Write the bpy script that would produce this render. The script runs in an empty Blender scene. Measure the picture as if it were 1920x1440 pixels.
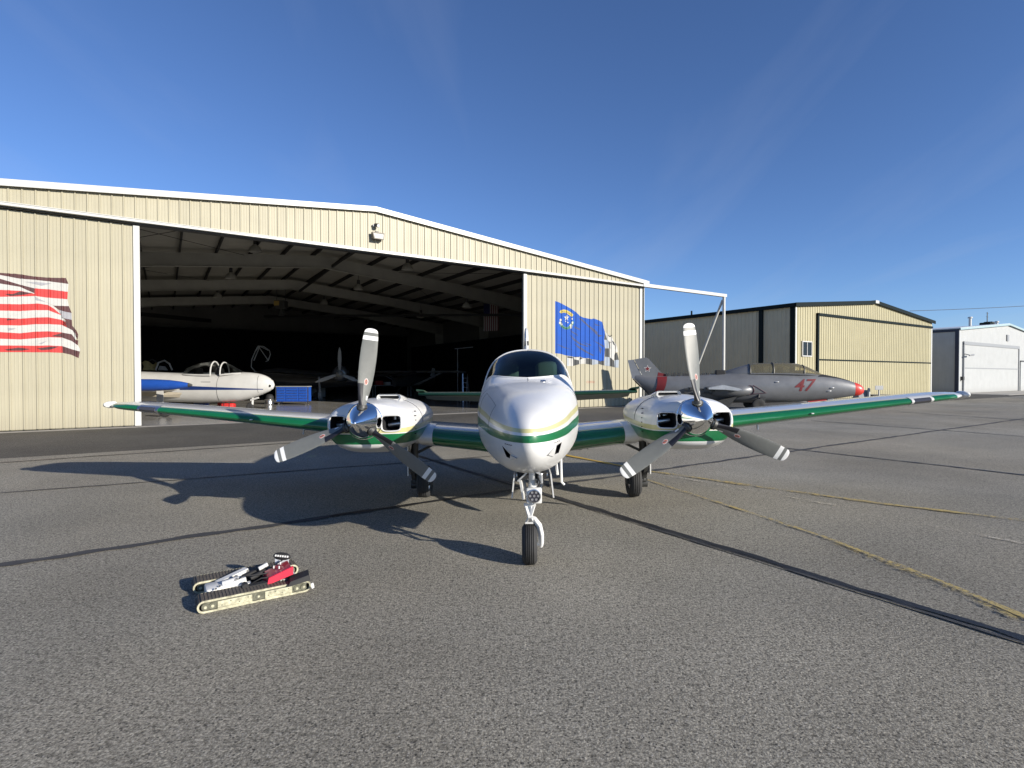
import bpy, bmesh, math, random
from math import sin, cos, tan, pi, radians as R, sqrt, atan2, atan
from mathutils import Vector as V, Matrix
random.seed(7)
S = bpy.context.scene
COL = S.collection

# ------------------------------------------------------------------ camera, sky, sun, exposure
FPX, CAMH, PITCH = 1010.0, 1.65, atan(15 / 1010.0)
cam = bpy.data.cameras.new("camera")
cam.sensor_width = 36
cam.lens = 36 * FPX / 1920
cam.clip_start, cam.clip_end = 0.05, 3000
camo = bpy.data.objects.new("camera", cam)
camo.location = (0, 0, CAMH)
camo.rotation_euler = (pi / 2 - PITCH, 0, 0)
COL.objects.link(camo)
S.camera = camo

SUN_EL = R(18.0)
SUN_H = V((0.818, -0.575, 0)).normalized()          # horizontal direction towards the sun
SUN_DIR = V((SUN_H.x * cos(SUN_EL), SUN_H.y * cos(SUN_EL), sin(SUN_EL)))

world = bpy.data.worlds.new("World")
S.world = world
world.use_nodes = True
wn, wl = world.node_tree.nodes, world.node_tree.links
wn.clear()
w_out = wn.new("ShaderNodeOutputWorld")
w_bg = wn.new("ShaderNodeBackground")
w_sky = wn.new("ShaderNodeTexSky")
w_sky.sky_type = 'NISHITA'
w_sky.sun_disc = False
w_sky.sun_elevation = SUN_EL
w_sky.sun_rotation = atan2(SUN_H.x, SUN_H.y)
w_sky.altitude = 1400
w_sky.air_density = 1.0
w_sky.dust_density = 0.0
w_sky.ozone_density = 3.5
w_bg.inputs[1].default_value = 0.083
# thin cirrus: stretched noise in the direction of view, laid on the sky on a plane far above
tc = wn.new("ShaderNodeTexCoord")
sep = wn.new("ShaderNodeSeparateXYZ")
wl.new(tc.outputs['Generated'], sep.inputs[0])
zz = wn.new("ShaderNodeMath"); zz.operation = 'MAXIMUM'; zz.inputs[1].default_value = 0.0
wl.new(sep.outputs[2], zz.inputs[0])
za = wn.new("ShaderNodeMath"); za.operation = 'ADD'; za.inputs[1].default_value = 0.12
wl.new(zz.outputs[0], za.inputs[0])
dv = wn.new("ShaderNodeVectorMath"); dv.operation = 'DIVIDE'
cmb = wn.new("ShaderNodeCombineXYZ")
for i in range(3):
    wl.new(za.outputs[0], cmb.inputs[i])
wl.new(tc.outputs['Generated'], dv.inputs[0]); wl.new(cmb.outputs[0], dv.inputs[1])
mp = wn.new("ShaderNodeMapping")
mp.inputs['Rotation'].default_value = (0, 0, R(8))
mp.inputs['Scale'].default_value = (1.25, 0.24, 0.0)
mp.inputs['Location'].default_value = (1.3, 0.45, 0)
wl.new(dv.outputs[0], mp.inputs[0])
cn = wn.new("ShaderNodeTexNoise")
cn.inputs['Scale'].default_value = 1.15
cn.inputs['Detail'].default_value = 7
cn.inputs['Roughness'].default_value = 0.52
cn.inputs['Distortion'].default_value = 0.6
wl.new(mp.outputs[0], cn.inputs['Vector'])
cr = wn.new("ShaderNodeMapRange")
cr.inputs['From Min'].default_value = 0.50
cr.inputs['From Max'].default_value = 0.86
cr.inputs['To Max'].default_value = 0.20
wl.new(cn.outputs[0], cr.inputs[0])
cm = wn.new("ShaderNodeMixRGB")
cm.inputs[2].default_value = (4.6, 4.6, 4.6, 1)
wl.new(cr.outputs[0], cm.inputs[0]); wl.new(w_sky.outputs[0], cm.inputs[1])
wt = wn.new("ShaderNodeMixRGB"); wt.blend_type = 'MULTIPLY'; wt.inputs[0].default_value = 1
wt.inputs[2].default_value = (0.90, 1.0, 1.24, 1)       # white balance of the sky as a whole
wl.new(cm.outputs[0], wt.inputs[1]); wl.new(wt.outputs[0], w_bg.inputs[0])
wl.new(w_bg.outputs[0], w_out.inputs[0])

sun = bpy.data.lights.new("sun", 'SUN')
sun.energy = 5.0
sun.angle = R(0.53)
sun.color = (1.0, 0.93, 0.82)
suno = bpy.data.objects.new("sun", sun)
suno.rotation_euler = SUN_DIR.to_track_quat('Z', 'Y').to_euler()
suno.location = (30, -20, 30)
COL.objects.link(suno)

S.view_settings.view_transform = 'Standard'
S.view_settings.look = 'None'
S.view_settings.gamma = 1
S.view_settings.exposure = 0.60
try:
    S.view_settings.use_curve_mapping = False
except Exception:
    pass
S.cycles.max_bounces = 8
S.cycles.diffuse_bounces = 4
S.cycles.glossy_bounces = 4
S.cycles.transparent_max_bounces = 12
S.cycles.use_denoising = True

# ------------------------------------------------------------------ helpers: pixels of the photo to points of the place
def ray(u, v):
    x, y = (u - 960) / FPX, (720 - v) / FPX
    return V((x, cos(PITCH) + y * sin(PITCH), -sin(PITCH) + y * cos(PITCH)))
def at_z(u, v, z=0.0):
    d = ray(u, v); t = (z - CAMH) / d.z
    return V((d.x * t, d.y * t, z))
def at_Y(u, v, Y):
    d = ray(u, v); t = Y / d.y
    return V((d.x * t, Y, CAMH + d.z * t))
def on_plane(u, v, p0, ax):
    """(along axis, height) where the ray meets the vertical plane through p0 with direction ax"""
    d = ray(u, v); n = V((-ax[1], ax[0], 0)); p0 = V((p0[0], p0[1], 0))
    t = n.dot(p0) / n.dot(V((d.x, d.y, 0)))
    p = V((d.x * t, d.y * t, 0))
    return (p - p0).dot(V((ax[0], ax[1], 0))), CAMH + d.z * t

# ------------------------------------------------------------------ helpers: materials
def nd(nt, typ, **kw):
    n = nt.nodes.new(typ)
    for k, v in kw.items():
        setattr(n, k, v)
    return n
def mat(name, col, rough=0.5, metal=0.0, coat=0.0, var=0.10, vscale=6.0, bump=0.0, bscale=60.0, spec=0.5, dirt=0.0):
    m = bpy.data.materials.new(name); m.use_nodes = True
    nt = m.node_tree; b = nt.nodes['Principled BSDF']
    b.inputs['Roughness'].default_value = rough
    b.inputs['Metallic'].default_value = metal
    b.inputs['Coat Weight'].default_value = coat
    b.inputs['Coat Roughness'].default_value = 0.06
    b.inputs['Specular IOR Level'].default_value = spec
    tcn = nd(nt, 'ShaderNodeTexCoord')
    nz = nd(nt, 'ShaderNodeTexNoise')
    nz.inputs['Scale'].default_value = vscale; nz.inputs['Detail'].default_value = 6; nz.inputs['Roughness'].default_value = 0.65
    nt.links.new(tcn.outputs['Object'], nz.inputs['Vector'])
    mr = nd(nt, 'ShaderNodeMapRange')
    mr.inputs['From Min'].default_value = 0.3; mr.inputs['From Max'].default_value = 0.7
    mr.inputs['To Min'].default_value = 1 - var; mr.inputs['To Max'].default_value = 1 + var * 0.6
    nt.links.new(nz.outputs[0], mr.inputs[0])
    mx = nd(nt, 'ShaderNodeVectorMath', operation='SCALE')
    mx.inputs[0].default_value = col[:3]
    nt.links.new(mr.outputs[0], mx.inputs['Scale'])
    nt.links.new(mx.outputs[0], b.inputs['Base Color'])
    rr = nd(nt, 'ShaderNodeMapRange')
    rr.inputs['To Min'].default_value = max(0.02, rough * 0.8); rr.inputs['To Max'].default_value = min(1, rough * 1.25)
    nt.links.new(nz.outputs[0], rr.inputs[0]); nt.links.new(rr.outputs[0], b.inputs['Roughness'])
    if bump:
        n2 = nd(nt, 'ShaderNodeTexNoise'); n2.inputs['Scale'].default_value = bscale; n2.inputs['Detail'].default_value = 4
        nt.links.new(tcn.outputs['Object'], n2.inputs['Vector'])
        bp = nd(nt, 'ShaderNodeBump'); bp.inputs['Strength'].default_value = bump; bp.inputs['Distance'].default_value = 0.01
        nt.links.new(n2.outputs[0], bp.inputs['Height']); nt.links.new(bp.outputs[0], b.inputs['Normal'])
    return m
def math_(nt, op, a, b=None, c=None):
    n = nd(nt, 'ShaderNodeMath', operation=op)
    for i, x in enumerate((a, b, c)):
        if x is None: continue
        if isinstance(x, (int, float)): n.inputs[i].default_value = x
        else: nt.links.new(x, n.inputs[i])
    return n.outputs[0]
def mixc(nt, f, a, b):
    n = nd(nt, 'ShaderNodeMixRGB')
    for i, x in ((0, f), (1, a), (2, b)):
        if isinstance(x, tuple): n.inputs[i].default_value = (*x[:3], 1)
        elif isinstance(x, (int, float)): n.inputs[i].default_value = x
        else: nt.links.new(x, n.inputs[i])
    return n.outputs[0]
def glass(name, tint, refl=1.0, rough=0.02):
    m = bpy.data.materials.new(name); m.use_nodes = True
    nt = m.node_tree; nt.nodes.clear()
    o = nd(nt, 'ShaderNodeOutputMaterial'); mx = nd(nt, 'ShaderNodeMixShader')
    t = nd(nt, 'ShaderNodeBsdfTransparent'); g = nd(nt, 'ShaderNodeBsdfGlossy'); f = nd(nt, 'ShaderNodeFresnel')
    t.inputs[0].default_value = (*tint, 1); g.inputs['Roughness'].default_value = rough
    f.inputs[0].default_value = 1.5
    nt.links.new(math_(nt, 'MULTIPLY', f.outputs[0], refl), mx.inputs[0])
    nt.links.new(t.outputs[0], mx.inputs[1]); nt.links.new(g.outputs[0], mx.inputs[2])
    nt.links.new(mx.outputs[0], o.inputs[0])
    return m

def asphalt(name, base, light, dark, tint=(1, 1, 1), specks=1.0):
    m = bpy.data.materials.new(name); m.use_nodes = True
    nt = m.node_tree; b = nt.nodes['Principled BSDF']; L = nt.links
    g = nd(nt, 'ShaderNodeTexCoord').outputs['Object']
    def noise(sc, det=4, ro=0.6):
        n = nd(nt, 'ShaderNodeTexNoise'); n.inputs['Scale'].default_value = sc; n.inputs['Detail'].default_value = det
        n.inputs['Roughness'].default_value = ro; L.new(g, n.inputs['Vector']); return n.outputs[0]
    def ramp(x, a, c, lo=0.0, hi=1.0):
        n = nd(nt, 'ShaderNodeMapRange'); n.inputs[1].default_value = a; n.inputs[2].default_value = c
        n.inputs[3].default_value = lo; n.inputs[4].default_value = hi; L.new(x, n.inputs[0]); return n.outputs[0]
    fine = noise(105, 4, 0.75)
    mid = noise(30, 5, 0.8)
    patch = noise(0.35, 5, 0.6)
    big = noise(0.06, 3, 0.5)
    vo = nd(nt, 'ShaderNodeTexVoronoi'); vo.inputs['Scale'].default_value = 62; L.new(g, vo.inputs['Vector'])
    vs = nd(nt, 'ShaderNodeSeparateColor'); L.new(vo.outputs['Color'], vs.inputs[0])
    c = mixc(nt, ramp(fine, 0.40, 0.60), dark, light)
    c = mixc(nt, ramp(mid, 0.36, 0.50, 0.8, 0.0), c, tuple(x * 0.36 for x in dark))
    g1, g2 = noise(68, 2, 0.5), noise(20, 3, 0.6)
    gs = nd(nt, 'ShaderNodeVectorMath', operation='SCALE'); L.new(c, gs.inputs[0])
    L.new(math_(nt, 'MULTIPLY', ramp(g1, 0.36, 0.64, 0.62, 1.32), ramp(g2, 0.34, 0.66, 0.87, 1.11)), gs.inputs['Scale']); c = gs.outputs[0]
    # single pale stones and dark pits
    st = math_(nt, 'MULTIPLY', ramp(vs.outputs[0], 0.84, 0.88), ramp(vo.outputs['Distance'], 0.34, 0.22))
    c = mixc(nt, math_(nt, 'MULTIPLY', st, 0.75 * specks), c, (0.45, 0.43, 0.39))
    pt = math_(nt, 'MULTIPLY', ramp(vs.outputs[1], 0.80, 0.84), ramp(vo.outputs['Distance'], 0.42, 0.25))
    c = mixc(nt, math_(nt, 'MULTIPLY', pt, 0.8), c, (0.018, 0.018, 0.02))
    # fade of old surface in broad patches, warm towards some, cool towards other ones
    sc = nd(nt, 'ShaderNodeVectorMath', operation='SCALE'); L.new(c, sc.inputs[0])
    L.new(math_(nt, 'MULTIPLY', ramp(patch, 0.3, 0.7, 0.76, 1.18), ramp(big, 0.3, 0.7, 0.92, 1.08)), sc.inputs['Scale'])
    tn = mixc(nt, ramp(noise(0.13, 3), 0.35, 0.65), (1.03, 1.0, 0.95), (0.97, 0.99, 1.02))
    mu = nd(nt, 'ShaderNodeMixRGB', blend_type='MULTIPLY'); mu.inputs[0].default_value = 1
    L.new(sc.outputs[0], mu.inputs[1]); L.new(tn, mu.inputs[2])
    # stains: oil drips
    sp = nd(nt, 'ShaderNodeTexVoronoi'); sp.inputs['Scale'].default_value = 0.42; L.new(g, sp.inputs['Vector'])
    ss = nd(nt, 'ShaderNodeSeparateColor'); L.new(sp.outputs['Color'], ss.inputs[0])
    rad = math_(nt, 'ADD', sp.outputs['Distance'], ramp(noise(5, 4), 0, 1, -0.03, 0.03))
    oil = math_(nt, 'MULTIPLY', ramp(rad, 0.095, 0.02), ramp(ss.outputs[1], 0.45, 0.5, 0, 0.6))
    c = mixc(nt, oil, mu.outputs[0], (0.03, 0.028, 0.027))
    L.new(c, b.inputs['Base Color'])
    b.inputs['Roughness'].default_value = 0.88
    b.inputs['Specular IOR Level'].default_value = 0.25
    bp = nd(nt, 'ShaderNodeBump'); bp.inputs['Strength'].default_value = 0.9; bp.inputs['Distance'].default_value = 0.008
    hh = math_(nt, 'ADD', math_(nt, 'MULTIPLY', fine, 0.7), math_(nt, 'MULTIPLY', mid, 1.0))
    L.new(hh, bp.inputs['Height']); L.new(bp.outputs[0], b.inputs['Normal'])
    return m

def worn_paint(name, col, amount=0.5, rough=0.7, scale=22):
    """thin paint film, broken where the stones have worn through"""
    m = bpy.data.materials.new(name); m.use_nodes = True
    nt = m.node_tree; b = nt.nodes['Principled BSDF']; L = nt.links
    b.inputs['Base Color'].default_value = (*col, 1); b.inputs['Roughness'].default_value = rough
    g = nd(nt, 'ShaderNodeTexCoord').outputs['Object']
    n1 = nd(nt, 'ShaderNodeTexNoise'); n1.inputs['Scale'].default_value = scale; n1.inputs['Detail'].default_value = 8; n1.inputs['Roughness'].default_value = 0.8
    n2 = nd(nt, 'ShaderNodeTexNoise'); n2.inputs['Scale'].default_value = 1.1; n2.inputs['Detail'].default_value = 3
    L.new(g, n1.inputs['Vector']); L.new(g, n2.inputs['Vector'])
    x = math_(nt, 'ADD', math_(nt, 'MULTIPLY', n1.outputs[0], 0.7), math_(nt, 'MULTIPLY', n2.outputs[0], 0.3))
    mr = nd(nt, 'ShaderNodeMapRange'); mr.inputs[1].default_value = 0.62 - 0.3 * amount; mr.inputs[2].default_value = 0.70 - 0.3 * amount
    L.new(x, mr.inputs[0])
    L.new(mr.outputs[0], b.inputs['Alpha'])
    return m

def panel_paint(name, col, rough=0.45, streak=0.10):
    """coil-coated steel cladding: rain streaks running down, faint dust towards the base"""
    m = bpy.data.materials.new(name); m.use_nodes = True
    nt = m.node_tree; b = nt.nodes['Principled BSDF']; L = nt.links
    g = nd(nt, 'ShaderNodeTexCoord').outputs['Object']
    mpn = nd(nt, 'ShaderNodeMapping'); mpn.inputs['Scale'].default_value = (9, 9, 0.35); L.new(g, mpn.inputs[0])
    n1 = nd(nt, 'ShaderNodeTexNoise'); n1.inputs['Scale'].default_value = 1.6; n1.inputs['Detail'].default_value = 7; n1.inputs['Roughness'].default_value = 0.7
    L.new(mpn.outputs[0], n1.inputs['Vector'])
    n2 = nd(nt, 'ShaderNodeTexNoise'); n2.inputs['Scale'].default_value = 1.2; n2.inputs['Detail'].default_value = 6; L.new(g, n2.inputs['Vector'])
    s = nd(nt, 'ShaderNodeMapRange'); s.inputs[1].default_value = 0.3; s.inputs[2].default_value = 0.7
    s.inputs[3].default_value = 1 - streak; s.inputs[4].default_value = 1 + streak * 0.5; L.new(n1.outputs[0], s.inputs[0])
    s2 = nd(nt, 'ShaderNodeMapRange'); s2.inputs[1].default_value = 0.3; s2.inputs[2].default_value = 0.7
    s2.inputs[3].default_value = 0.95; s2.inputs[4].default_value = 1.04; L.new(n2.outputs[0], s2.inputs[0])
    sc = nd(nt, 'ShaderNodeVectorMath', operation='SCALE'); sc.inputs[0].default_value = col
    L.new(math_(nt, 'MULTIPLY', s.outputs[0], s2.outputs[0]), sc.inputs['Scale'])
    rnd = nd(nt, 'ShaderNodeObjectInfo'); r2 = nd(nt, 'ShaderNodeMapRange'); r2.inputs[3].default_value = 0.955; r2.inputs[4].default_value = 1.03; L.new(rnd.outputs['Random'], r2.inputs[0])
    sc2 = nd(nt, 'ShaderNodeVectorMath', operation='SCALE'); L.new(sc.outputs[0], sc2.inputs[0]); L.new(r2.outputs[0], sc2.inputs['Scale']); sc = sc2
    sx = nd(nt, 'ShaderNodeSeparateXYZ'); L.new(g, sx.inputs[0])
    hz = nd(nt, 'ShaderNodeMapRange'); hz.inputs[1].default_value = 0.9; hz.inputs[2].default_value = 0.0; hz.inputs[3].default_value = 0; hz.inputs[4].default_value = 0.75
    L.new(sx.outputs[2], hz.inputs[0])
    dm = math_(nt, 'MULTIPLY', math_(nt, 'POWER', hz.outputs[0], 2.0), n2.outputs[0])
    L.new(mixc(nt, dm, sc.outputs[0], (0.13, 0.11, 0.085)), b.inputs['Base Color'])
    b.inputs['Roughness'].default_value = rough; b.inputs['Specular IOR Level'].default_value = 0.3
    bp = nd(nt, 'ShaderNodeBump'); bp.inputs['Strength'].default_value = 0.12; bp.inputs['Distance'].default_value = 0.02
    L.new(n2.outputs[0], bp.inputs['Height']); L.new(bp.outputs[0], b.inputs['Normal'])
    return m

# ------------------------------------------------------------------ helpers: meshes
class MB:
    def __init__(s): s.v, s.f, s.m = [], [], []
    def add(s, verts, faces, mi=0):
        o = len(s.v); s.v += [tuple(p) for p in verts]
        for f in faces:
            s.f.append(tuple(o + i for i in f)); s.m.append(mi)
        return s
    def box(s, a, b, mi=0, M=None, bev=0.0):
        x0, y0, z0 = (min(a[i], b[i]) for i in range(3)); x1, y1, z1 = (max(a[i], b[i]) for i in range(3))
        if bev <= 0:
            vs = [(x, y, z) for x in (x0, x1) for y in (y0, y1) for z in (z0, z1)]
            fs = [(0, 1, 3, 2), (4, 6, 7, 5), (0, 4, 5, 1), (2, 3, 7, 6), (0, 2, 6, 4), (1, 5, 7, 3)]
        else:
            bm = bmesh.new(); bmesh.ops.create_cube(bm, size=1)
            for q in bm.verts:
                q.co = V(((x0 + x1) / 2 + q.co.x * (x1 - x0), (y0 + y1) / 2 + q.co.y * (y1 - y0), (z0 + z1) / 2 + q.co.z * (z1 - z0)))
            bmesh.ops.bevel(bm, geom=bm.edges[:], offset=min(bev, 0.45 * min(x1 - x0, y1 - y0, z1 - z0)), segments=2, profile=0.5, affect='EDGES')
            bm.verts.index_update()
            vs = [tuple(q.co) for q in bm.verts]; fs = [tuple(q.index for q in f.verts) for f in bm.faces]; bm.free()
        if M is not None: vs = [M @ V(p) for p in vs]
        return s.add(vs, fs, mi)
    def cyl(s, p0, p1, r0, r1=None, n=12, mi=0, cap=True):
        p0, p1 = V(p0), V(p1); r1 = r0 if r1 is None else r1
        d = (p1 - p0).normalized(); a = d.orthogonal().normalized(); b = d.cross(a)
        vs = [p + (a * cos(2 * pi * i / n) + b * sin(2 * pi * i / n)) * r for p, r in ((p0, r0), (p1, r1)) for i in range(n)]
        fs = [(i, (i + 1) % n, n + (i + 1) % n, n + i) for i in range(n)]
        if cap: fs += [tuple(range(n - 1, -1, -1)), tuple(range(n, 2 * n))]
        return s.add(vs, fs, mi)
    def bar(s, p0, p1, w, h, mi=0, up=(0, 0, 1)):
        p0, p1 = V(p0), V(p1); d = (p1 - p0).normalized()
        a = d.cross(V(up))
        a = d.orthogonal().normalized() if a.length < 1e-4 else a.normalized()
        b = a.cross(d)
        vs = [p + a * (w / 2 * i) + b * (h / 2 * j) for p in (p0, p1) for i, j in ((-1, -1), (1, -1), (1, 1), (-1, 1))]
        return s.add(vs, [(0, 1, 5, 4), (1, 2, 6, 5), (2, 3, 7, 6), (3, 0, 4, 7), (3, 2, 1, 0), (4, 5, 6, 7)], mi)
    def tube(s, pts, r, n=8, mi=0, cap=True, flat=1.0):
        pts = [V(p) for p in pts]; rings = []
        rr = r if isinstance(r, (list, tuple)) else [r] * len(pts)
        a = None
        for i, p in enumerate(pts):
            d = (pts[min(i + 1, len(pts) - 1)] - pts[max(i - 1, 0)]).normalized()
            a = d.orthogonal().normalized() if a is None else (a - d * a.dot(d)).normalized()
            b = d.cross(a)
            rings.append([p + (a * cos(2 * pi * k / n) + b * sin(2 * pi * k / n) * flat) * rr[i] for k in range(n)])
        return s.loft(rings, mi, cap, cap)
    def loft(s, rings, mi=0, cap0=True, cap1=True, closed=True, mis=None):
        n = len(rings[0]); vs = [p for r in rings for p in r]; o = len(s.v)
        s.v += [tuple(p) for p in vs]
        for i in range(len(rings) - 1):
            for k in range(n if closed else n - 1):
                k2 = (k + 1) % n
                s.f.append((o + i * n + k, o + i * n + k2, o + (i + 1) * n + k2, o + (i + 1) * n + k))
                s.m.append(mis(i, k) if mis else mi)
        if cap0: s.f.append(tuple(o + k for k in range(n - 1, -1, -1))); s.m.append(mis(0, 0) if mis else mi)
        if cap1: s.f.append(tuple(o + (len(rings) - 1) * n + k for k in range(n))); s.m.append(mis(len(rings) - 2, 0) if mis else mi)
        return s
    def lathe(s, prof, c, axis='y', n=28, mi=0, cap=False, mis=None):
        rings = []
        for h, r in prof:
            ring = []
            for k in range(n):
                a = 2 * pi * k / n
                if axis == 'y': ring.append((c[0] + r * cos(a), c[1] + h, c[2] + r * sin(a)))
                elif axis == 'x': ring.append((c[0] + h, c[1] + r * cos(a), c[2] + r * sin(a)))
                else: ring.append((c[0] + r * cos(a), c[1] + r * sin(a), c[2] + h))
            rings.append(ring)
        return s.loft(rings, mi, cap, cap, mis=mis)
    def prism(s, poly, d0, d1, f, mi=0):
        """poly in 2D, f(p, d) gives the 3D point"""
        n = len(poly)
        vs = [f(p, d) for d in (d0, d1) for p in poly]
        fs = [(i, (i + 1) % n, n + (i + 1) % n, n + i) for i in range(n)] + [tuple(range(n - 1, -1, -1)), tuple(range(n, 2 * n))]
        return s.add(vs, fs, mi)
    def build(s, name, mats, parent=None, smooth=None, fix=True):
        me = bpy.data.meshes.new(name)
        me.from_pydata(s.v, [], s.f)
        for m in (mats if isinstance(mats, (list, tuple)) else [mats]): me.materials.append(m)
        me.polygons.foreach_set('material_index', s.m)
        if fix:
            bm = bmesh.new(); bm.from_mesh(me)
            bmesh.ops.remove_doubles(bm, verts=bm.verts, dist=1e-5)
            bmesh.ops.recalc_face_normals(bm, faces=bm.faces)
            bm.to_mesh(me); bm.free()
        if smooth is not None:
            me.polygons.foreach_set('use_smooth', [True] * len(me.polygons))
            me.set_sharp_from_angle(angle=R(smooth))
        o = bpy.data.objects.new(name, me); COL.objects.link(o)
        if parent is not None: o.parent = parent
        return o
def tag(o, label=None, cat=None, group=None, kind=None):
    if label: o['label'] = label
    if cat: o['category'] = cat
    if group: o['group'] = group
    if kind: o['kind'] = kind
    return o
def thing(name, label, cat, loc=(0, 0, 0), rot=(0, 0, 0), group=None):
    o = bpy.data.objects.new(name, None); COL.objects.link(o)
    o.location = loc; o.rotation_euler = rot; o.empty_display_size = 0.3
    return tag(o, label, cat, group)
def share(name, src, parent, loc=(0, 0, 0), rot=(0, 0, 0), scl=(1, 1, 1)):
    o = bpy.data.objects.new(name, src.data); COL.objects.link(o)
    o.parent = parent; o.location = loc; o.rotation_euler = rot; o.scale = scl
    return o
def copy_tree(o, parent=None):
    c = o.copy(); COL.objects.link(c); c.parent = parent
    for ch in list(o.children): copy_tree(ch, c)
    return c
def cut(o, cutters, mats=()):
    """real openings: boolean difference, result baked into the mesh"""
    for c in cutters:
        md = o.modifiers.new("cut", 'BOOLEAN'); md.operation = 'DIFFERENCE'; md.solver = 'EXACT'; md.object = c
        try: md.material_mode = 'TRANSFER'
        except Exception: pass
    dg = bpy.context.evaluated_depsgraph_get(); dg.update()
    me = bpy.data.meshes.new_from_object(o.evaluated_get(dg))
    o.modifiers.clear(); old = o.data; o.data = me; me.name = o.name
    for c in cutters: bpy.data.objects.remove(c)
    me.polygons.foreach_set('use_smooth', [True] * len(me.polygons)); me.set_sharp_from_angle(angle=R(38))
def sring(x0, zc, zt, zb, hw, n=40, eu=2.3, el=2.3, at=0.0, axis='y'):
    """superellipse ring; at = station; axis y: ring in xz, axis x: ring in yz"""
    r = []
    for k in range(n):
        a = 2 * pi * k / n; c, q = cos(a), sin(a); e = eu if q >= 0 else el
        x = hw * math.copysign(abs(c) ** (2 / e), c); z = math.copysign(abs(q) ** (2 / e), q) * ((zt - zc) if q >= 0 else (zc - zb))
        r.append((x0 + x, at, zc + z) if axis == 'y' else (at, x0 + x, zc + z))
    return r
def catmull(pts, n):
    """n samples, uniform in control index"""
    out = []; m = len(pts) - 1
    for i in range(n):
        t = i / (n - 1) * m; k = min(int(t), m - 1); f = t - k
        p = [V(pts[min(max(k + j, 0), m)]) for j in (-1, 0, 1, 2)]
        out.append(0.5 * ((2 * p[1]) + (p[2] - p[0]) * f + (2 * p[0] - 5 * p[1] + 4 * p[2] - p[3]) * f * f + (3 * p[1] - p[0] - 3 * p[2] + p[3]) * f ** 3))
    return out
def interp(tab, x):
    if x <= tab[0][0]: return tab[0][1:]
    for a, b in zip(tab, tab[1:]):
        if x <= b[0]:
            f = (x - a[0]) / (b[0] - a[0]); return tuple(p + (q - p) * f for p, q in zip(a[1:], b[1:]))
    return tab[-1][1:]
def text_tris(txt, size=1.0, bold=0.0):
    """flat triangles (2D) of a line of text, centred"""
    cu = bpy.data.curves.new("lettering", 'FONT'); cu.body = txt; cu.size = size; cu.align_x = 'CENTER'; cu.align_y = 'CENTER'; cu.resolution_u = 3; cu.offset = bold
    o = bpy.data.objects.new("lettering", cu); COL.objects.link(o)
    dg = bpy.context.evaluated_depsgraph_get(); me = o.evaluated_get(dg).to_mesh(); me.calc_loop_triangles()
    t = [[tuple(me.vertices[i].co.xy) for i in l.vertices] for l in me.loop_triangles]
    bpy.data.objects.remove(o); return t

# ------------------------------------------------------------------ shared materials
CREAM = (0.36, 0.333, 0.243)
M_clad = panel_paint("cream cladding", CREAM)
M_clad2 = panel_paint("yellow cream cladding", (0.39, 0.355, 0.225))
M_cladside = panel_paint("shade brightened tan cladding", (0.62, 0.53, 0.36))  # colour lightened to brighten the second hangar's shaded side wall
M_cladwhite = panel_paint("white cladding", (0.43, 0.44, 0.435), streak=0.07)
M_cladside3 = panel_paint("shade brightened white cladding", (0.50, 0.50, 0.47))  # made paler than the white front to lift the walls in shade
M_trim = mat("white trim paint", (0.48, 0.48, 0.455), 0.4, var=0.06)
M_darktrim = mat("dark green trim", (0.012, 0.018, 0.019), 0.7, spec=0.08)
M_black = mat("black rubber", (0.014, 0.014, 0.015), 0.7)
M_blackcloth = mat("black curtain cloth", (0.006, 0.006, 0.007), 0.95, spec=0.1, var=0.3, vscale=2)
M_steel = mat("grey primer steel", (0.33, 0.32, 0.28), 0.6, var=0.15, vscale=1.5)
M_purlin = mat("dark purlin steel", (0.018, 0.018, 0.017), 0.7)
M_insul = mat("pale roof insulation", (0.36, 0.345, 0.30), 0.7, var=0.15, vscale=1.2, bump=0.3, bscale=3)
M_inwall = mat("inner wall liner", (0.17, 0.165, 0.15), 0.8, var=0.15, vscale=0.8)
M_floor = mat("sealed concrete floor", (0.26, 0.25, 0.23), 0.22, var=0.3, vscale=0.7, spec=0.6)
M_conc = mat("pale concrete", (0.36, 0.34, 0.30), 0.9, var=0.2, vscale=3, bump=0.3)
M_asph = asphalt("old asphalt", (0.16,) * 3, (0.392, 0.370, 0.310), (0.187, 0.174, 0.146))
M_asph2 = asphalt("newer asphalt", (0.08,) * 3, (0.135, 0.128, 0.112), (0.078, 0.074, 0.066), specks=0.4)
M_tar = mat("tar seam filler", (0.013, 0.013, 0.015), 0.5, var=0.4, vscale=30, bump=0.6, bscale=120)
M_tarold = mat("old grey tar filler", (0.05, 0.05, 0.052), 0.75, var=0.4, vscale=25, bump=0.6, bscale=120)
M_chrome = mat("polished metal", (0.90, 0.90, 0.90), 0.05, 1.0, var=0.03)
M_alu = mat("bare aluminium", (0.62, 0.62, 0.62), 0.32, 1.0, var=0.12)
M_white = mat("white aircraft paint", (0.62, 0.62, 0.61), 0.22, coat=0.6, var=0.05, vscale=3)
M_whitew = mat("white enamel", (0.60, 0.60, 0.58), 0.4, var=0.08, vscale=20)
M_green = mat("green stripe paint", (0.006, 0.125, 0.042), 0.22, coat=0.6, var=0.12, vscale=5)
M_cream = mat("gold cream stripe paint", (0.56, 0.52, 0.26), 0.25, coat=0.5, var=0.06)
M_tyre = mat("tyre rubber", (0.028, 0.028, 0.028), 0.75, var=0.25, vscale=25, bump=0.25, bscale=80)
M_dkmetal = mat("dark oily metal", (0.06, 0.06, 0.058), 0.5, 0.4, var=0.3, vscale=12)
M_red = mat("red paint", (0.42, 0.03, 0.025), 0.45)
M_blue = mat("blue enamel", (0.016, 0.075, 0.36), 0.35, coat=0.3)
M_grey = mat("grey enamel", (0.25, 0.26, 0.27), 0.5)

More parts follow.
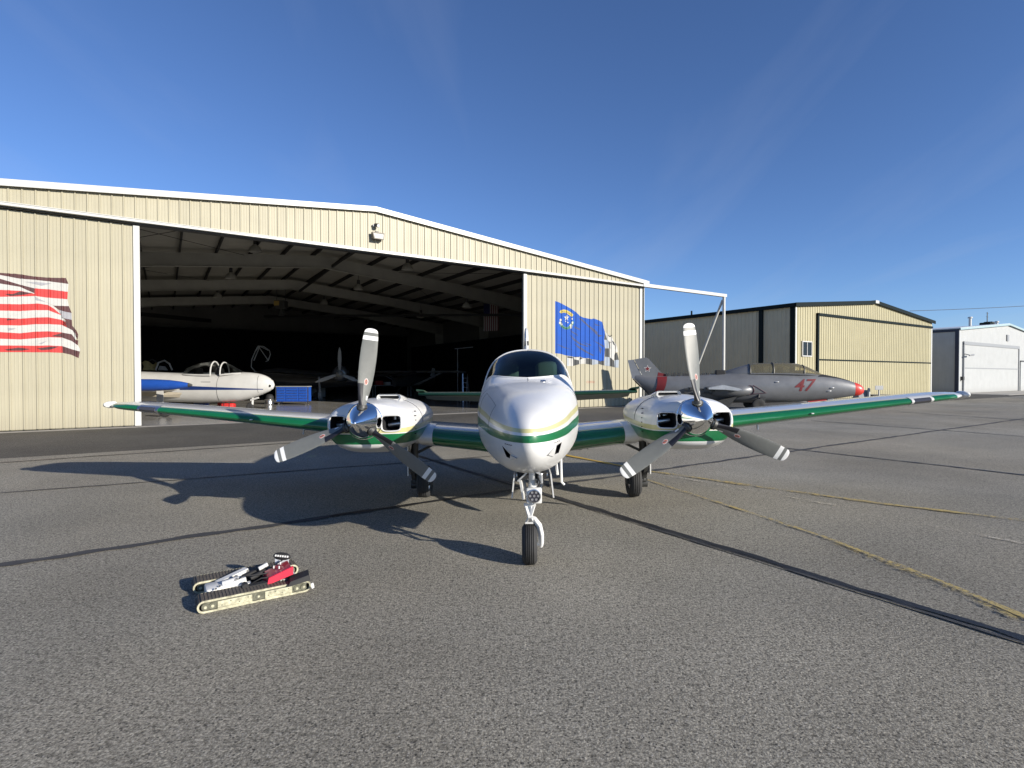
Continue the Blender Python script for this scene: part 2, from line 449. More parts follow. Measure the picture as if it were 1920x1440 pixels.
# ------------------------------------------------------------------ ground
A = at_z(265, 800)                                  # foot of the hangar's left door jamb
TH = R(32.75); DX = V((cos(TH), sin(TH), 0)); NY = V((-sin(TH), cos(TH), 0))
def row(x, y, z=0.0):                               # a point in the frame of the row of hangars
    p = A + DX * x + NY * y; return V((p.x, p.y, z))
ground = MB().add([(-500, -300, 0), (600, -300, 0), (600, 700, 0), (-500, 700, 0)], [(0, 1, 2, 3)]).build("tarmac", M_asph)
tag(ground, "worn grey brown asphalt ramp in front of the hangars", kind='structure')
apron = MB().add([row(-60, -6.7, .004), row(95, -6.7, .004), row(95, -.32, .004), row(-60, -.32, .004)], [(0, 1, 2, 3)]).build("asphalt_apron", M_asph2)
tag(apron, "darker newer strip of asphalt along the hangar doors", kind='structure')
def ribbon(name, pts, w, z, m, parent, jit=0.2, step=0.16, wn_=0.38):
    """flat strip following pts, edges slightly ragged"""
    P = [V((p[0], p[1], 0)) for p in pts]; c = []
    for a, b in zip(P, P[1:]):
        k = max(1, int((b - a).length / step)); c += [a.lerp(b, i / k) for i in range(k)]
    c.append(P[-1]); mb = MB(); vs = []; off = 0
    for i, p in enumerate(c):
        d = (c[min(i + 1, len(c) - 1)] - c[max(i - 1, 0)]).normalized(); n = V((-d.y, d.x, 0))
        off = off * 0.8 + random.uniform(-1, 1) * w * jit
        h = w / 2 * (1 + random.uniform(-wn_, wn_)); q = p + n * off
        vs += [(q.x + n.x * h, q.y + n.y * h, z), (q.x - n.x * h, q.y - n.y * h, z)]
    mb.add(vs, [(2 * i, 2 * i + 1, 2 * i + 3, 2 * i + 2) for i in range(len(c) - 1)])
    return mb.build(name, m, parent)
def gl(a, b, e0=0.0, e1=0.0):
    p, q = at_z(*a), at_z(*b); d = (q - p).normalized(); return [p - d * e0, q + d * e1]
# crack fillers that run along the hangars
ribbon("tar_seam", gl((0, 868), (513, 833), 8, 60), .07, .008, M_tar, ground)
ribbon("tar_seam", gl((0, 925), (280, 904), 4, 6), .05, .008, M_tarold, ground)
ribbon("tar_seam", gl((0, 1059), (620, 968), 2, 0.5), .115, .008, M_tarold, ground)
ribbon("tar_seam", gl((620, 968), (1000, 914), 0, 0), .09, .0085, M_tar, ground)
ribbon("tar_seam", gl((1000, 914), (1920, 785), 0, 10), .10, .008, M_tarold, ground)
# crack fillers that run away from the camera
ribbon("tar_seam", gl((790, 857), (1920, 1198), 3, 1), .085, .009, M_tar, ground)
ribbon("tar_seam", gl((860, 879), (1920, 1207), 0, 1), .03, .010, M_tarold, ground)
ribbon("tar_seam", gl((1430, 836), (1920, 891), 0, 3), .07, .009, M_tar, ground)
ribbon("tar_seam", gl((1521, 789), (1920, 818.6), 0, 5), .08, .009, M_tar, ground)
ribbon("tar_seam", gl((1690, 773), (1920, 788), 0, 5), .09, .009, M_tar, ground)
ribbon("tar_seam", gl((1770, 761), (1920, 767.5), 0, 9), .10, .009, M_tar, ground)
ribbon("tar_seam", gl((1085, 803), (1180, 794), 6, 0), .05, .008, M_tar, ground)
# taxi lines
M_yel = worn_paint("yellow line paint", (0.52, 0.33, 0.045), 1.1)
M_yelw = worn_paint("worn yellow line paint", (0.42, 0.32, 0.11), 0.54)
M_yelw2 = worn_paint("nearly gone yellow line paint", (0.42, 0.32, 0.11), 0.56)
M_whw = worn_paint("worn pale line paint", (0.55, 0.50, 0.40), 0.42)
px = lambda L: [at_z(*p) for p in L]
ribbon("painted_line", px([(985, 838), (1070, 856), (1215, 884)]), .10, .013, M_yel, ground, .02)
ribbon("painted_line", px([(1215, 884), (1330, 900), (1410, 912)]), .11, .013, M_yelw, ground, .04)
ribbon("painted_line", px([(1410, 912), (1650, 945), (1920, 977), (2100, 997)]), .10, .013, M_yelw2, ground, .04)
ribbon("painted_line", px([(1222, 888), (1420, 923), (1600, 955)]), .055, .0125, M_whw, ground, .2)
ribbon("painted_line", px([(1740, 986), (1920, 1021), (2050, 1045)]), .04, .0125, M_whw, ground, .2)
ribbon("painted_line", px([(1208, 899), (1330, 938), (1460, 980)]), .055, .0135, M_yelw, ground, .06)
ribbon("painted_line", px([(1460, 980), (1545, 1008), (1623, 1038), (1770, 1094), (1920, 1158), (2040, 1208)]), .055, .0135, M_yelw, ground, .06)
ribbon("painted_line", px([(1540, 1012), (1760, 1098), (1920, 1168), (2040, 1220)]), .045, .0145, worn_paint("last traces of yellow paint", (0.36, 0.28, 0.11), 0.40), ground, .3)
# threshold slabs
tag(MB().add([row(-7.6, -.32, .006), row(23.3, -.32, .006), row(23.3, .22, .006), row(-7.6, .22, .006)], [(0, 1, 2, 3)]).build("concrete_threshold", M_conc), "pale concrete sill under the hangar doors", kind='structure')
tag(MB().box((0, 0, -.2), (1, 1, 0)).build("concrete_pad", M_conc), "pale concrete pad along the second hangar", kind='structure')
pad = bpy.data.objects["concrete_pad"]
me = pad.data; vs = [row(34.6, -3.6, .02), row(57.6, -3.6, .02), row(57.6, -1.4, .02), row(34.6, -1.4, .02)]
me.clear_geometry(); me.from_pydata([tuple(p) for p in vs] + [(p.x, p.y, -.1) for p in vs], [], [(0, 1, 2, 3), (0, 4, 5, 1), (1, 5, 6, 2), (2, 6, 7, 3), (3, 7, 4, 0)])
pad2 = MB()
vs = [row(61.5, -5.5, .03), row(95, -5.5, .03), row(95, -1.5, .03), row(61.5, -1.5, .03)]
pad2.add([tuple(p) for p in vs] + [(p.x, p.y, -.1) for p in vs], [(0, 1, 2, 3), (0, 4, 5, 1), (1, 5, 6, 2), (2, 6, 7, 3), (3, 7, 4, 0)])
tag(pad2.build("concrete_pad", M_conc), "pale concrete pad before the white hangar", kind='structure')

# ------------------------------------------------------------------ ribbed cladding
PER = 0.305
PROF = [(0, 0), (.018, .034), (.048, .034), (.066, 0), (.132, 0), (.140, .005), (.154, .005), (.162, 0), (.214, 0), (.222, .005), (.236, .005), (.244, 0), (PER, 0)]
def rib_off(x):
    x %= PER
    for (a, p), (b, q) in zip(PROF, PROF[1:]):
        if x <= b: return p + (q - p) * (x - a) / (b - a)
    return 0
def panel_mb(x0, z0, ztop, x1=None):
    """one sheet pan with its rib; ztop(x) gives the upper edge; out = -y"""
    prof = [p for p in PROF if x1 is None or p[0] <= x1 - x0 + 1e-6]
    lo = [(x0 + a, -p, z0) for a, p in prof]; hi = [(x0 + a, -p, ztop(x0 + a)) for a, p in prof]
    return MB().loft([lo, hi], cap0=False, cap1=False, closed=False)
HL, HR, RIDGE, ZR, SL = -7.45, 23.05, 7.8, 8.42, 0.0967
def ztop(x): return ZR - abs(x - RIDGE) * SL
HDR = 6.60                                           # underside of the header wall
hang = thing("aircraft_hangar", "large cream ribbed metal hangar with its wide sliding doors open", "hangar", A, (0, 0, TH))
k = 0; x = HL
while x < HR - .01:
    b = PER if x + PER <= HR else HR - x
    o = panel_mb(x, HDR + .1, lambda q: ztop(q) - .12, None if b == PER else HR).build("wall_panel", M_clad, hang, fix=False)
    o['kind'] = 'thing' if False else 'structure'
    del o['kind']
    x += PER
# rake trim, header track and its shadow gap
t = MB()
for xa, xb in ((HL - .1, RIDGE), (RIDGE, HR + .28)):
    za, zb = ztop(xa), ztop(xb)
    ring = lambda x_, z_: [(x_, -.16, z_ - .20), (x_, -.13, z_ - .20), (x_, -.13, z_ - .03), (x_, .3, z_ - .03), (x_, .3, z_), (x_, -.16, z_)]
    t.loft([ring(xa, za), ring(xb, zb)])
t.build("roof_trim", M_trim, hang)
t = MB().box((HL - .05, -.14, HDR), (HR + .02, .0, HDR + .10)).box((HL - .05, -.16, HDR + .08), (HR + .02, -.14, HDR + .1)).build("door_track", M_trim, hang)
MB().box((HL, .0, HDR - .04), (HR, .30, HDR + .09)).build("track_channel", M_dkmetal, hang)
# roof sheet (outside) and insulation (inside)
rf = MB()
for xa, xb in ((HL - .1, RIDGE), (RIDGE, HR + .28)):
    za, zb = ztop(xa), ztop(xb)
    rf.loft([[(xa, .3, za - .02), (xa, 34.3, za - .02), (xa, 34.3, za - .08), (xa, .3, za - .08)], [(xb, .3, zb - .02), (xb, 34.3, zb - .02), (xb, 34.3, zb - .08), (xb, .3, zb - .08)]])
rf.build("roof", M_trim, hang)
ins = MB()
for xa, xb in ((HL, RIDGE), (RIDGE, HR)):
    ins.add([(xa, .02, ztop(xa) - .14), (xb, .02, ztop(xb) - .14), (xb, 34, ztop(xb) - .14), (xa, 34, ztop(xa) - .14)], [(0, 1, 2, 3)])
ins.build("roof_insulation", M_insul, hang)
# side and back walls
for nm, xa in (("side_wall", HL), ("side_wall", HR)):
    sgn = -1 if xa == HL else 1
    mb = MB(); n = int(34 / PER)
    pr = []
    for i in range(n):
        pr += [(i * PER + a, p) for a, p in PROF[:-1]]
    pr.append((34.0, 0))
    mb.loft([[(xa + sgn * p, y, 0) for y, p in pr], [(xa + sgn * p, y, ztop(xa) - .1) for y, p in pr]], cap0=False, cap1=False, closed=False)
    mb.box((xa - .05 if sgn > 0 else xa + .03, .1, 0), (xa - .03 if sgn > 0 else xa + .05, 33.9, ztop(xa) - .16), 1)
    mb.build("side_wall", [M_clad, M_inwall], hang, fix=False)
bw = MB()
bw.add([(HL, 34, 0), (HR, 34, 0), (HR, 34, ztop(HR)), (RIDGE, 34, ZR), (HL, 34, ztop(HL))], [(0, 1, 2, 3, 4)])
for i in range(26):
    xx = HL + .6 + i * 1.2; bw.box((xx, 33.95, 5.6), (xx + .03, 33.99, ztop(xx) - .3))
bw.build("back_wall", M_inwall, hang)
# corner column trims
MB().box((HR - .20, .075, 0), (HR + .02, .25, HDR - .05)).box((HR + .02, -.02, 0), (HR + .05, .25, HDR)).build("corner_trim", M_trim, hang)
# steel frames, purlins, bracing
fr = []
def frame(y):
    mb = MB()
    for xa, xb in ((HL + .35, RIDGE), (RIDGE, HR - .35)):
        xs = [xa + (xb - xa) * i / 6 for i in range(7)]
        out = -1 if xa < RIDGE - 1 else 1
        dep = lambda q: .62 + .42 * max(0, (abs(q - RIDGE) - 7.5) / 7.4)
        top = lambda q: ztop(q) - .36
        for q0, q1 in zip(xs, xs[1:]):
            mb.add([(q0, y, top(q0)), (q1, y, top(q1)), (q1, y, top(q1) - dep(q1)), (q0, y, top(q0) - dep(q0))], [(0, 1, 2, 3)])
            for zz_ in (0, 1):
                f0, f1 = top(q0) - zz_ * dep(q0), top(q1) - zz_ * dep(q1)
                mb.loft([[(q0, y - .1, f0), (q0, y + .1, f0), (q0, y + .1, f0 - .015), (q0, y - .1, f0 - .015)], [(q1, y - .1, f1), (q1, y + .1, f1), (q1, y + .1, f1 - .015), (q1, y - .1, f1 - .015)]])
        cx = HL + .12 if xa < RIDGE - 1 else HR - .12; cx2 = cx + (.85 if cx < RIDGE else -.85)
        zt = ztop(cx) - .36
        mb.box((cx, y - .1, 0), (cx + (.015 if cx < RIDGE else -.015), y + .1, zt))
        mb.add([(cx, y, 0), (cx + (.4 if cx < RIDGE else -.4), y, 0), (cx2, y, zt - .7), (cx2, y, zt), (cx, y, zt)], [(0, 1, 2, 3, 4)])
    return mb.build("steel_frame", M_steel, hang)
for y in (8.5, 17.0, 25.5): frame(y)
i = 0
q = HL + 1.1
while q < HR - .5:
    MB().box((q, .15, ztop(q) - .36), (q + .07, 33.9, ztop(q) - .15)).build("purlin", M_purlin, hang)
    q += 1.52
for y in (8.5, 17.0, 25.5):
    for q in (-3.5, 1.5, 5.2, 10.6, 14.2, 18.4):
        zb = ztop(q) - .36
        MB().bar((q, y + .03, zb - .62), (q, y + .65, zb + .1), .04, .04).build("flange_brace", M_steel, hang)
for (a, b) in (((-4, 8.6), (3, 16.9)), ((3, 8.6), (-4, 16.9)), ((12, 8.6), (19, 16.9)), ((19, .4), (12, 8.4)), ((-3, .4), (4, 8.4)), ((4, .4), (-3, 8.4))):
    MB().cyl((a[0], a[1], ztop(a[0]) - .42), (b[0], b[1], ztop(b[0]) - .42), .012, n=6).build("brace_rod", M_purlin, hang)
MB().bar((-6.9, 20, 5.9), (4.0, 33.0, 6.5), .25, .30).build("crane_beam", M_purlin, hang)
MB().bar((7.2, 24.5, 6.3), (22.3, 6.0, 5.6), .14, .16).build("crane_beam", M_purlin, hang)
MB().bar((8.3, 1.0, 7.75), (8.3, 17.0, 7.35), .10, .14).build("heater_duct", M_purlin, hang)
MB().add([(-7.2, .16, .008), (22.9, .16, .008), (22.9, 33.95, .008), (-7.2, 33.95, .008)], [(0, 1, 2, 3)]).build("hangar_floor", M_floor, hang)
# sliding doors: a leaf with jamb and its panels
def door(x0, x1, jamb_left, label):
    d = MB().box((x0, .17, .03), (x1, .20, HDR - .05)).build("sliding_door", M_clad, hang)
    d['label'] = label
    H = HDR - .06; src = None; x = x0 if jamb_left else x1 - int((x1 - x0 - .17) / PER) * PER - .17
    xs0 = x0 + .17 if jamb_left else x1 - .17 - int((x1 - x0 - .17) / PER) * PER
    i = 0
    while xs0 + i * PER + PER <= (x1 + .01 if jamb_left else x1 - .16):
        xx = xs0 + i * PER; i += 1
        if src is None:
            src = panel_mb(0, .05, lambda q: H).build("door_panel", M_clad, d, fix=False); src.location = (xx, .14, 0)
        else: share("door_panel", src, d, (xx, .14, 0))
    jx = (x0, x0 + .17) if jamb_left else (x1 - .17, x1)
    MB().box((jx[0], .085, .03), (jx[1], .21, H)).build("door_jamb", M_trim, d)
    return d, xs0
door_l, DL0 = door(HL + .05, 0.0, False, "ribbed sliding door with the red and white flag")
door_r, DR0 = door(15.08, HR, True, "ribbed sliding door with the blue flag")
for q in (12.0, 13.4):
    MB().box((15.16, .24, .05), (15.30, .40, HDR - .1)).build("door_post", M_dkmetal, hang) if q == 12.0 else None
# track outrigger with its post and raking strut
og = thing("track_outrigger", "white steel door track arm and post standing beyond the cream hangar's corner", "steel frame", row(30.05, -.07), (0, 0, TH))
MB().box((-7.15, -.10, HDR - .02), (.16, .10, HDR + .16)).build("track_beam", M_trim, og)
MB().cyl((0, 0, 0), (0, 0, HDR - .03), .09, n=14).build("post", M_trim, og, smooth=40)
MB().cyl((0, .1, HDR - .2), (0, 3.0, .0), .075, n=12).build("strut", M_trim, og, smooth=40)
MB().box((-.2, -.2, 0), (.2, .2, .03)).build("base_plate", M_trim, og)

# ------------------------------------------------------------------ flag murals that follow the ribs
DOORY = .14
PD = A + NY * DOORY
def wall_pt(u, v): return on_plane(u, v, PD, DX)
def clip(poly, c, keep_hi):
    out = []
    for i, p in enumerate(poly):
        q = poly[(i + 1) % len(poly)]
        ip, iq = (p[0] >= c) == keep_hi or p[0] == c, (q[0] >= c) == keep_hi or q[0] == c
        if ip: out.append(p)
        if ip != iq:
            f = (c - p[0]) / (q[0] - p[0]); out.append((c, p[1] + (q[1] - p[1]) * f))
    return out
def mural(mb, poly, x0, layer, mi):
    """poly in (s, height) on the door; broken at every bend of the sheet so that it lies on it"""
    lo, hi = min(p[0] for p in poly), max(p[0] for p in poly)
    br = []; k0 = int((lo - x0) / PER) - 1
    for k in range(k0, k0 + int((hi - lo) / PER) + 4): br += [x0 + k * PER + a for a, _ in PROF[:-1]]
    br = [lo - 1e-3] + [b for b in br if lo < b < hi] + [hi + 1e-3]
    for a, b in zip(br, br[1:]):
        pc = clip(clip(poly, a, True), b, False)
        if len(pc) < 3: continue
        cl = [pc[0]]
        for p in pc[1:]:
            if (p[0] - cl[-1][0]) ** 2 + (p[1] - cl[-1][1]) ** 2 > 1e-8: cl.append(p)
        if len(cl) < 3: continue
        # offset measured inside the strip so the value is the same on both sides
        def off(s):
            s = min(max(s, a + 1e-5), b - 1e-5); return rib_off(s - x0)
        mb.add([(s, DOORY - off(s) - .004 - .0025 * layer, z) for s, z in cl], [tuple(range(len(cl)))], mi)
def crop_poly(pts, sc, ox, oy): return [wall_pt(ox + x / sc, oy + y / sc) for x, y in pts]
M_fr = mat("printed flag red", (0.43, 0.025, 0.022), 0.5, var=0.12, vscale=3); M_fdr = mat("printed flag dark red", (0.06, 0.014, 0.015), 0.5, var=0.3, vscale=6)
M_fw = mat("printed flag white", (0.42, 0.415, 0.39), 0.5, var=0.10, vscale=3); M_fg = mat("printed flag grey", (0.26, 0.26, 0.275), 0.5, var=0.15, vscale=5)
M_fn = mat("printed flag navy", (0.012, 0.02, 0.10), 0.5)
T1 = [(-700, 120), (0, 155), (270, 175), (465, 205), (650, 220), (890, 225)]
B1 = [(-700, 200), (0, 185), (270, 235), (465, 250), (650, 270), (925, 305)]
stripes = []
def st(top, bot, mi): stripes.append((top + bot[::-1], mi))
st(T1, B1, 1)
bC = [(-700, 270), (0, 235), (270, 315), (465, 365), (650, 378), (915, 412)]
st(B1, bC, 2)
st([(-700, 270), (0, 235), (270, 315), (465, 365)], [(-700, 345), (0, 300), (270, 345), (465, 430)], 1)
st([(465, 365), (650, 378), (915, 412)], [(465, 468), (650, 492), (910, 512)], 0)
st([(-700, 345), (0, 300), (270, 345), (465, 432)], [(-700, 420), (0, 385), (270, 398), (465, 438)], 2)
st([(466, 468), (650, 492), (910, 512)], [(466, 474), (620, 550), (720, 598), (930, 605)], 2)
st([(-700, 420), (0, 385), (270, 398), (465, 438)], [(-700, 500), (0, 480), (270, 475), (466, 468)], 0)
tF = [(-700, 500), (0, 480), (270, 475), (466, 470), (620, 552), (720, 600), (830, 702)]
bF = [(-700, 590), (0, 575), (270, 580), (520, 570), (650, 590), (730, 640), (830, 725)]
st(tF, bF, 2)
bG = [(-700, 672), (0, 665), (270, 672), (465, 660), (650, 660), (830, 728)]
st(bF, bG, 0)
bH = [(-700, 770), (0, 762), (270, 775), (465, 760), (650, 755), (830, 790), (890, 822)]
st(bG[:-1] + [(830, 728), (890, 822)], bH, 2)
st([(720, 598), (930, 605)], [(795, 655), (880, 680), (968, 697)], 1)
st([(790, 655), (880, 680), (966, 697)], [(838, 770), (970, 792)], 3)
st([(862, 768), (970, 790)], [(895, 815), (975, 865)], 1)
bI = [(-700, 870), (0, 862), (270, 867), (465, 850), (650, 848), (830, 858), (980, 930), (1045, 1000)]
st(bH, bI[:-2] + [(900, 890)], 0)
st([(860, 792), (970, 862), (1030, 930), (1058, 990)], [(845, 862), (980, 932), (1048, 1060)], 1)
bJ = [(-700, 962), (0, 955), (270, 972), (465, 950), (650, 945), (830, 960), (970, 985), (1025, 1062)]
st(bI, bJ, 2)
bK = [(-700, 1050), (0, 1045), (270, 1055), (465, 1040), (650, 1025), (840, 1030)]
st(bJ[:-2] + [(840, 962)], bK, 0)
st([(840, 962), (970, 985), (1025, 1062), (1058, 1066)], [(840, 1030), (970, 1077), (1052, 1135)], 1)
bL = [(-700, 1140), (0, 1135), (270, 1137), (465, 1140), (650, 1135), (845, 1145), (970, 1187), (1078, 1217)]
st(bK + [(970, 1077), (1052, 1135), (1085, 1190)], bL, 2)
st(bL[:-2], [(-700, 1228), (0, 1225), (270, 1226), (465, 1228), (650, 1228), (850, 1235)], 0)
st([(845, 1145), (970, 1187), (1078, 1217)], [(850, 1236), (960, 1260), (1062, 1306)], 1)
fl = thing("striped_flag_mural", "red and white striped flag painted on the left sliding door", "mural", A, (0, 0, TH))
nm = ["red_stripe", "dark_red_fold", "white_stripe", "grey_fold"]; fm = (M_fr, M_fdr, M_fw, M_fg)
def piece(name, m, par, poly, x0, layer):
    mb = MB(); mural(mb, poly, x0, layer, 0)
    if mb.f: mb.build(name, m, par, fix=False)
for p, mi in stripes: piece(nm[mi], fm[mi], fl, crop_poly(p, 7.2, 0, 490), DL0, 0)
# fold shading that is part of the print
for p, mi in (([(40, 180), (200, 165), (300, 185), (465, 215), (640, 228), (640, 262), (465, 240), (280, 200), (150, 188)], 1), ([(270, 405), (440, 430), (300, 455), (140, 470), (60, 440), (180, 440)], 1), ([(500, 1175), (700, 1150), (800, 1150), (690, 1190), (560, 1200)], 1), ([(60, 1190), (250, 1165), (420, 1185), (300, 1205), (100, 1205)], 1), ([(690, 1010), (840, 965), (845, 1025)], 1), ([(470, 480), (620, 550), (480, 525)], 3), ([(520, 1110), (640, 1070), (560, 1120)], 3), ([(330, 275), (560, 285), (700, 300), (560, 330)], 3), ([(100, 900), (220, 905), (120, 940)], 3), ([(90, 775), (250, 778), (100, 800)], 1)):
    piece(nm[mi], fm[mi], fl, crop_poly(p, 7.2, 0, 490), DL0, 1)

M_nb = mat("printed flag blue", (0.006, 0.072, 0.36), 0.55, spec=0.2, var=0.15, vscale=2.5); M_nd = mat("printed flag dark blue", (0.008, 0.025, 0.11), 0.5, var=0.3, vscale=6)
M_ny = mat("printed flag gold", (0.42, 0.33, 0.03), 0.5); M_ng = mat("printed flag green", (0.02, 0.17, 0.10), 0.5, var=0.3, vscale=12); M_nk = mat("printed flag black", (0.02, 0.024, 0.026), 0.5); M_ns = mat("printed flag pale grey", (0.26, 0.30, 0.35), 0.5)
nv = thing("blue_flag_mural", "blue state flag with chequered border painted on the right sliding door", "mural", A, (0, 0, TH))
letters = MB()
field, folds, scroll, star, wreath, flowers, bl, wh, gr = (("blue_field", M_nb), ("fold_print", M_nd), ("scroll", M_ny), ("star", M_fw), ("wreath_leaf", M_ng), ("blossom", M_fw), ("black_square", M_nk), ("white_square", M_fw), ("grey_square", M_ns))
_mural = mural
def mural(kind, poly, x0, layer, mi):
    if isinstance(kind, MB): _mural(kind, poly, x0, layer, mi)
    else:
        mb = MB(); _mural(mb, poly, x0, layer, 0)
        if mb.f: mb.build(kind[0], kind[1], nv, fix=False)
C9 = lambda p: crop_poly(p, 9.6, 1030, 550)
mural(field, C9([(105, 140), (180, 165), (350, 255), (440, 310), (530, 385), (550, 410), (610, 435), (700, 455), (760, 465), (790, 452), (850, 470), (950, 515), (960, 570), (1000, 700), (985, 830), (1000, 980), (985, 1210), (920, 1225), (850, 1200), (760, 1185), (700, 1165), (610, 1170), (540, 1140), (440, 1140), (310, 1120), (180, 1085), (105, 1080)]), DR0, 0, 0)
for p in ([(520, 440), (600, 470), (700, 570), (800, 640), (870, 700), (860, 760), (760, 660), (640, 550)], [(370, 660), (500, 740), (520, 770), (400, 700)], [(360, 740), (470, 830), (560, 900), (700, 950), (690, 965), (540, 920), (440, 850)], [(440, 900), (560, 970), (700, 1060), (800, 1110), (780, 1125), (640, 1060), (500, 970)], [(780, 840), (900, 900), (990, 950), (985, 975), (860, 900)], [(440, 590), (560, 640), (540, 660), (450, 620)], [(110, 900), (250, 960), (420, 1020), (240, 975)], [(600, 880), (760, 930), (740, 945)], [(800, 540), (930, 590), (840, 580)], [(860, 740), (960, 760), (880, 790)], [(880, 930), (940, 1010), (920, 1100), (890, 1010)]):
    mural(folds, C9(p), DR0, 1, 0)
arc = [(180, 340), (200, 305), (260, 290), (320, 305), (380, 340), (430, 385), (405, 430), (360, 395), (310, 360), (260, 345), (210, 360)]
mural(scroll, C9(arc), DR0, 2, 0)
for tri in text_tris("BATTLE BORN", 34):
    pts = []
    for x, y in tri:
        f = (x + 125) / 250; cx, cy = 205 + 195 * f, 330 - 15 * sin(pi * f) + 62 * f * f
        pts.append((cx, cy - y * 1.15 + 6))
    mural(letters, C9(pts), DR0, 3, 0)
sp = []
for i in range(10):
    a = pi / 2 + i * pi / 5; r = 62 if i % 2 == 0 else 25
    sp.append((308 + r * cos(a) * .8, 440 - r * sin(a)))
mural(star, C9(sp), DR0, 2, 0)
for i in range(13):
    a = R(200 + i * 12); cx, cy = 305 + 118 * cos(a), 480 - 150 * sin(a)
    mural(wreath, C9([(cx + 26 * cos(b) * (1 + .4 * sin(3 * b + i)), cy + 24 * sin(b)) for b in [j * pi / 4 for j in range(8)]]), DR0, 2, 0)
for x_, y_, r_ in ((200, 480, 20), (190, 530, 22), (215, 560, 16), (385, 580, 24), (410, 530, 20), (405, 460, 16), (385, 620, 14), (330, 525, 12), (290, 505, 10)):
    mural(flowers, C9([(x_ + r_ * cos(b), y_ + r_ * 1.2 * sin(b)) for b in [j * pi / 3 for j in range(6)]]), DR0, 3, 0)
be = [(310, 1125, 1310), (425, 1140, 1308), (540, 1140, 1275), (650, 1168, 1268), (770, 1185, 1288), (880, 1212, 1270), (985, 1212, 1300)]
for i in range(6):
    a, b = be[i], be[i + 1]; k_ = (wh, bl, wh, bl, gr, bl)[i]
    mural(k_, C9([(a[0], a[1]), (b[0], b[1]), (b[0], b[2]), (a[0], a[2])]), DR0, 0, 0)
mural(bl, C9([(315, 1128), (420, 1145), (420, 1172), (318, 1160)]), DR0, 1, 0); mural(gr, C9([(320, 1170), (345, 1172), (345, 1300), (320, 1305)]), DR0, 1, 0)
mural(bl, C9([(550, 1145), (600, 1172), (545, 1195)]), DR0, 1, 0); mural(wh, C9([(440, 1150), (535, 1150), (530, 1205), (450, 1190)]), DR0, 1, 0)
for mb, p in ((bl, [(1000, 715), (1035, 835), (988, 835)]), (wh, [(1005, 700), (1045, 735), (1130, 800), (1160, 860), (1085, 900), (1035, 830)]), (gr, [(985, 835), (1060, 840), (1080, 985), (1000, 990)]), (bl, [(1060, 860), (1085, 870), (1095, 990), (1080, 1000)]), (bl, [(1000, 992), (1085, 992), (1085, 1150), (1000, 1140)]), (wh, [(1062, 870), (1165, 880), (1195, 960), (1170, 1190), (1150, 1200), (1087, 1150), (1086, 1000)]), (gr, [(1000, 1142), (1085, 1152), (1085, 1310), (990, 1300)]), (bl, [(1087, 1152), (1165, 1215), (1175, 1330), (1087, 1312)]), (bl, [(1120, 840), (1165, 880), (1180, 940), (1150, 920)]), (wh, [(1160, 860), (1215, 960), (1235, 1060), (1190, 1060), (1180, 945)]), (bl, [(1185, 1068), (1220, 1075), (1252, 1195), (1168, 1200), (1170, 1110)]), (gr, [(1168, 1202), (1250, 1198), (1245, 1338), (1177, 1332)])):
    mural(mb, C9(p), DR0, 1 if mb is bl else 0, 0)
mural(bl, C9([(1045, 740), (1088, 768), (1130, 740), (1100, 785), (1075, 785)]), DR0, 2, 0)
letters.build("lettering", M_fdr, nv, fix=False)
ml = MB()
for tri in text_tris("CX9OX", 1):
    s0, z0 = wall_pt(1107, 716.5); mural(ml, [(s0 + x * .16, z0 + y * .17) for x, y in tri], DR0, 0, 0)
o = ml.build("door_marking", mat("faded red print", (0.40, 0.14, 0.09), 0.6), None, fix=False)
o.location = A; o.rotation_euler = (0, 0, TH); tag(o, "small faded red lettering low on the door below the blue flag", "lettering")

# ------------------------------------------------------------------ lamps on the header wall
s0, z0 = on_plane(706, 444, A, DX)
fl_ = thing("floodlight", "boxy grey floodlight on the header above the hangar opening", "floodlight", row(s0, -.05, z0), (0, 0, TH))
MB().add([(-.25, -.05, -.12), (.25, -.05, -.12), (.25, -.05, .12), (-.25, -.05, .12), (-.2, -.26, -.16), (.2, -.26, -.16), (.25, -.20, .12), (-.25, -.20, .12)], [(0, 1, 2, 3), (4, 7, 6, 5), (0, 4, 5, 1), (1, 5, 6, 2), (2, 6, 7, 3), (3, 7, 4, 0)]).build("housing", mat("bronze lamp housing", (0.16, 0.14, 0.11), 0.5), fl_)
MB().add([(-.17, -.262, -.13), (.17, -.262, -.13), (.21, -.208, .08), (-.21, -.208, .08)], [(0, 1, 2, 3)]).build("lens", mat("prismatic lamp lens", (0.55, 0.55, 0.5), 0.15, var=0.3, vscale=60), fl_)
MB().box((-.05, -.06, .12), (.05, .0, .2)).build("bracket", M_dkmetal, fl_)
s0, z0 = on_plane(703, 424, A, DX)
sl = thing("security_lamp", "small round lamp above the boxy floodlight on the header", "lamp", row(s0, -.05, z0), (0, 0, TH))
MB().cyl((.05, -.2, -.03), (-.03, -.04, .04), .085, .05, 14).build("lamp_shade", M_dkmetal, sl, smooth=40)
MB().cyl((-.06, 0, 0), (-.06, -.06, 0), .06, n=12).build("base", M_grey, sl, smooth=40)
MB().cyl((.052, -.204, -.032), (.056, -.212, -.035), .07, n=14).build("lens", M_whitew, sl)

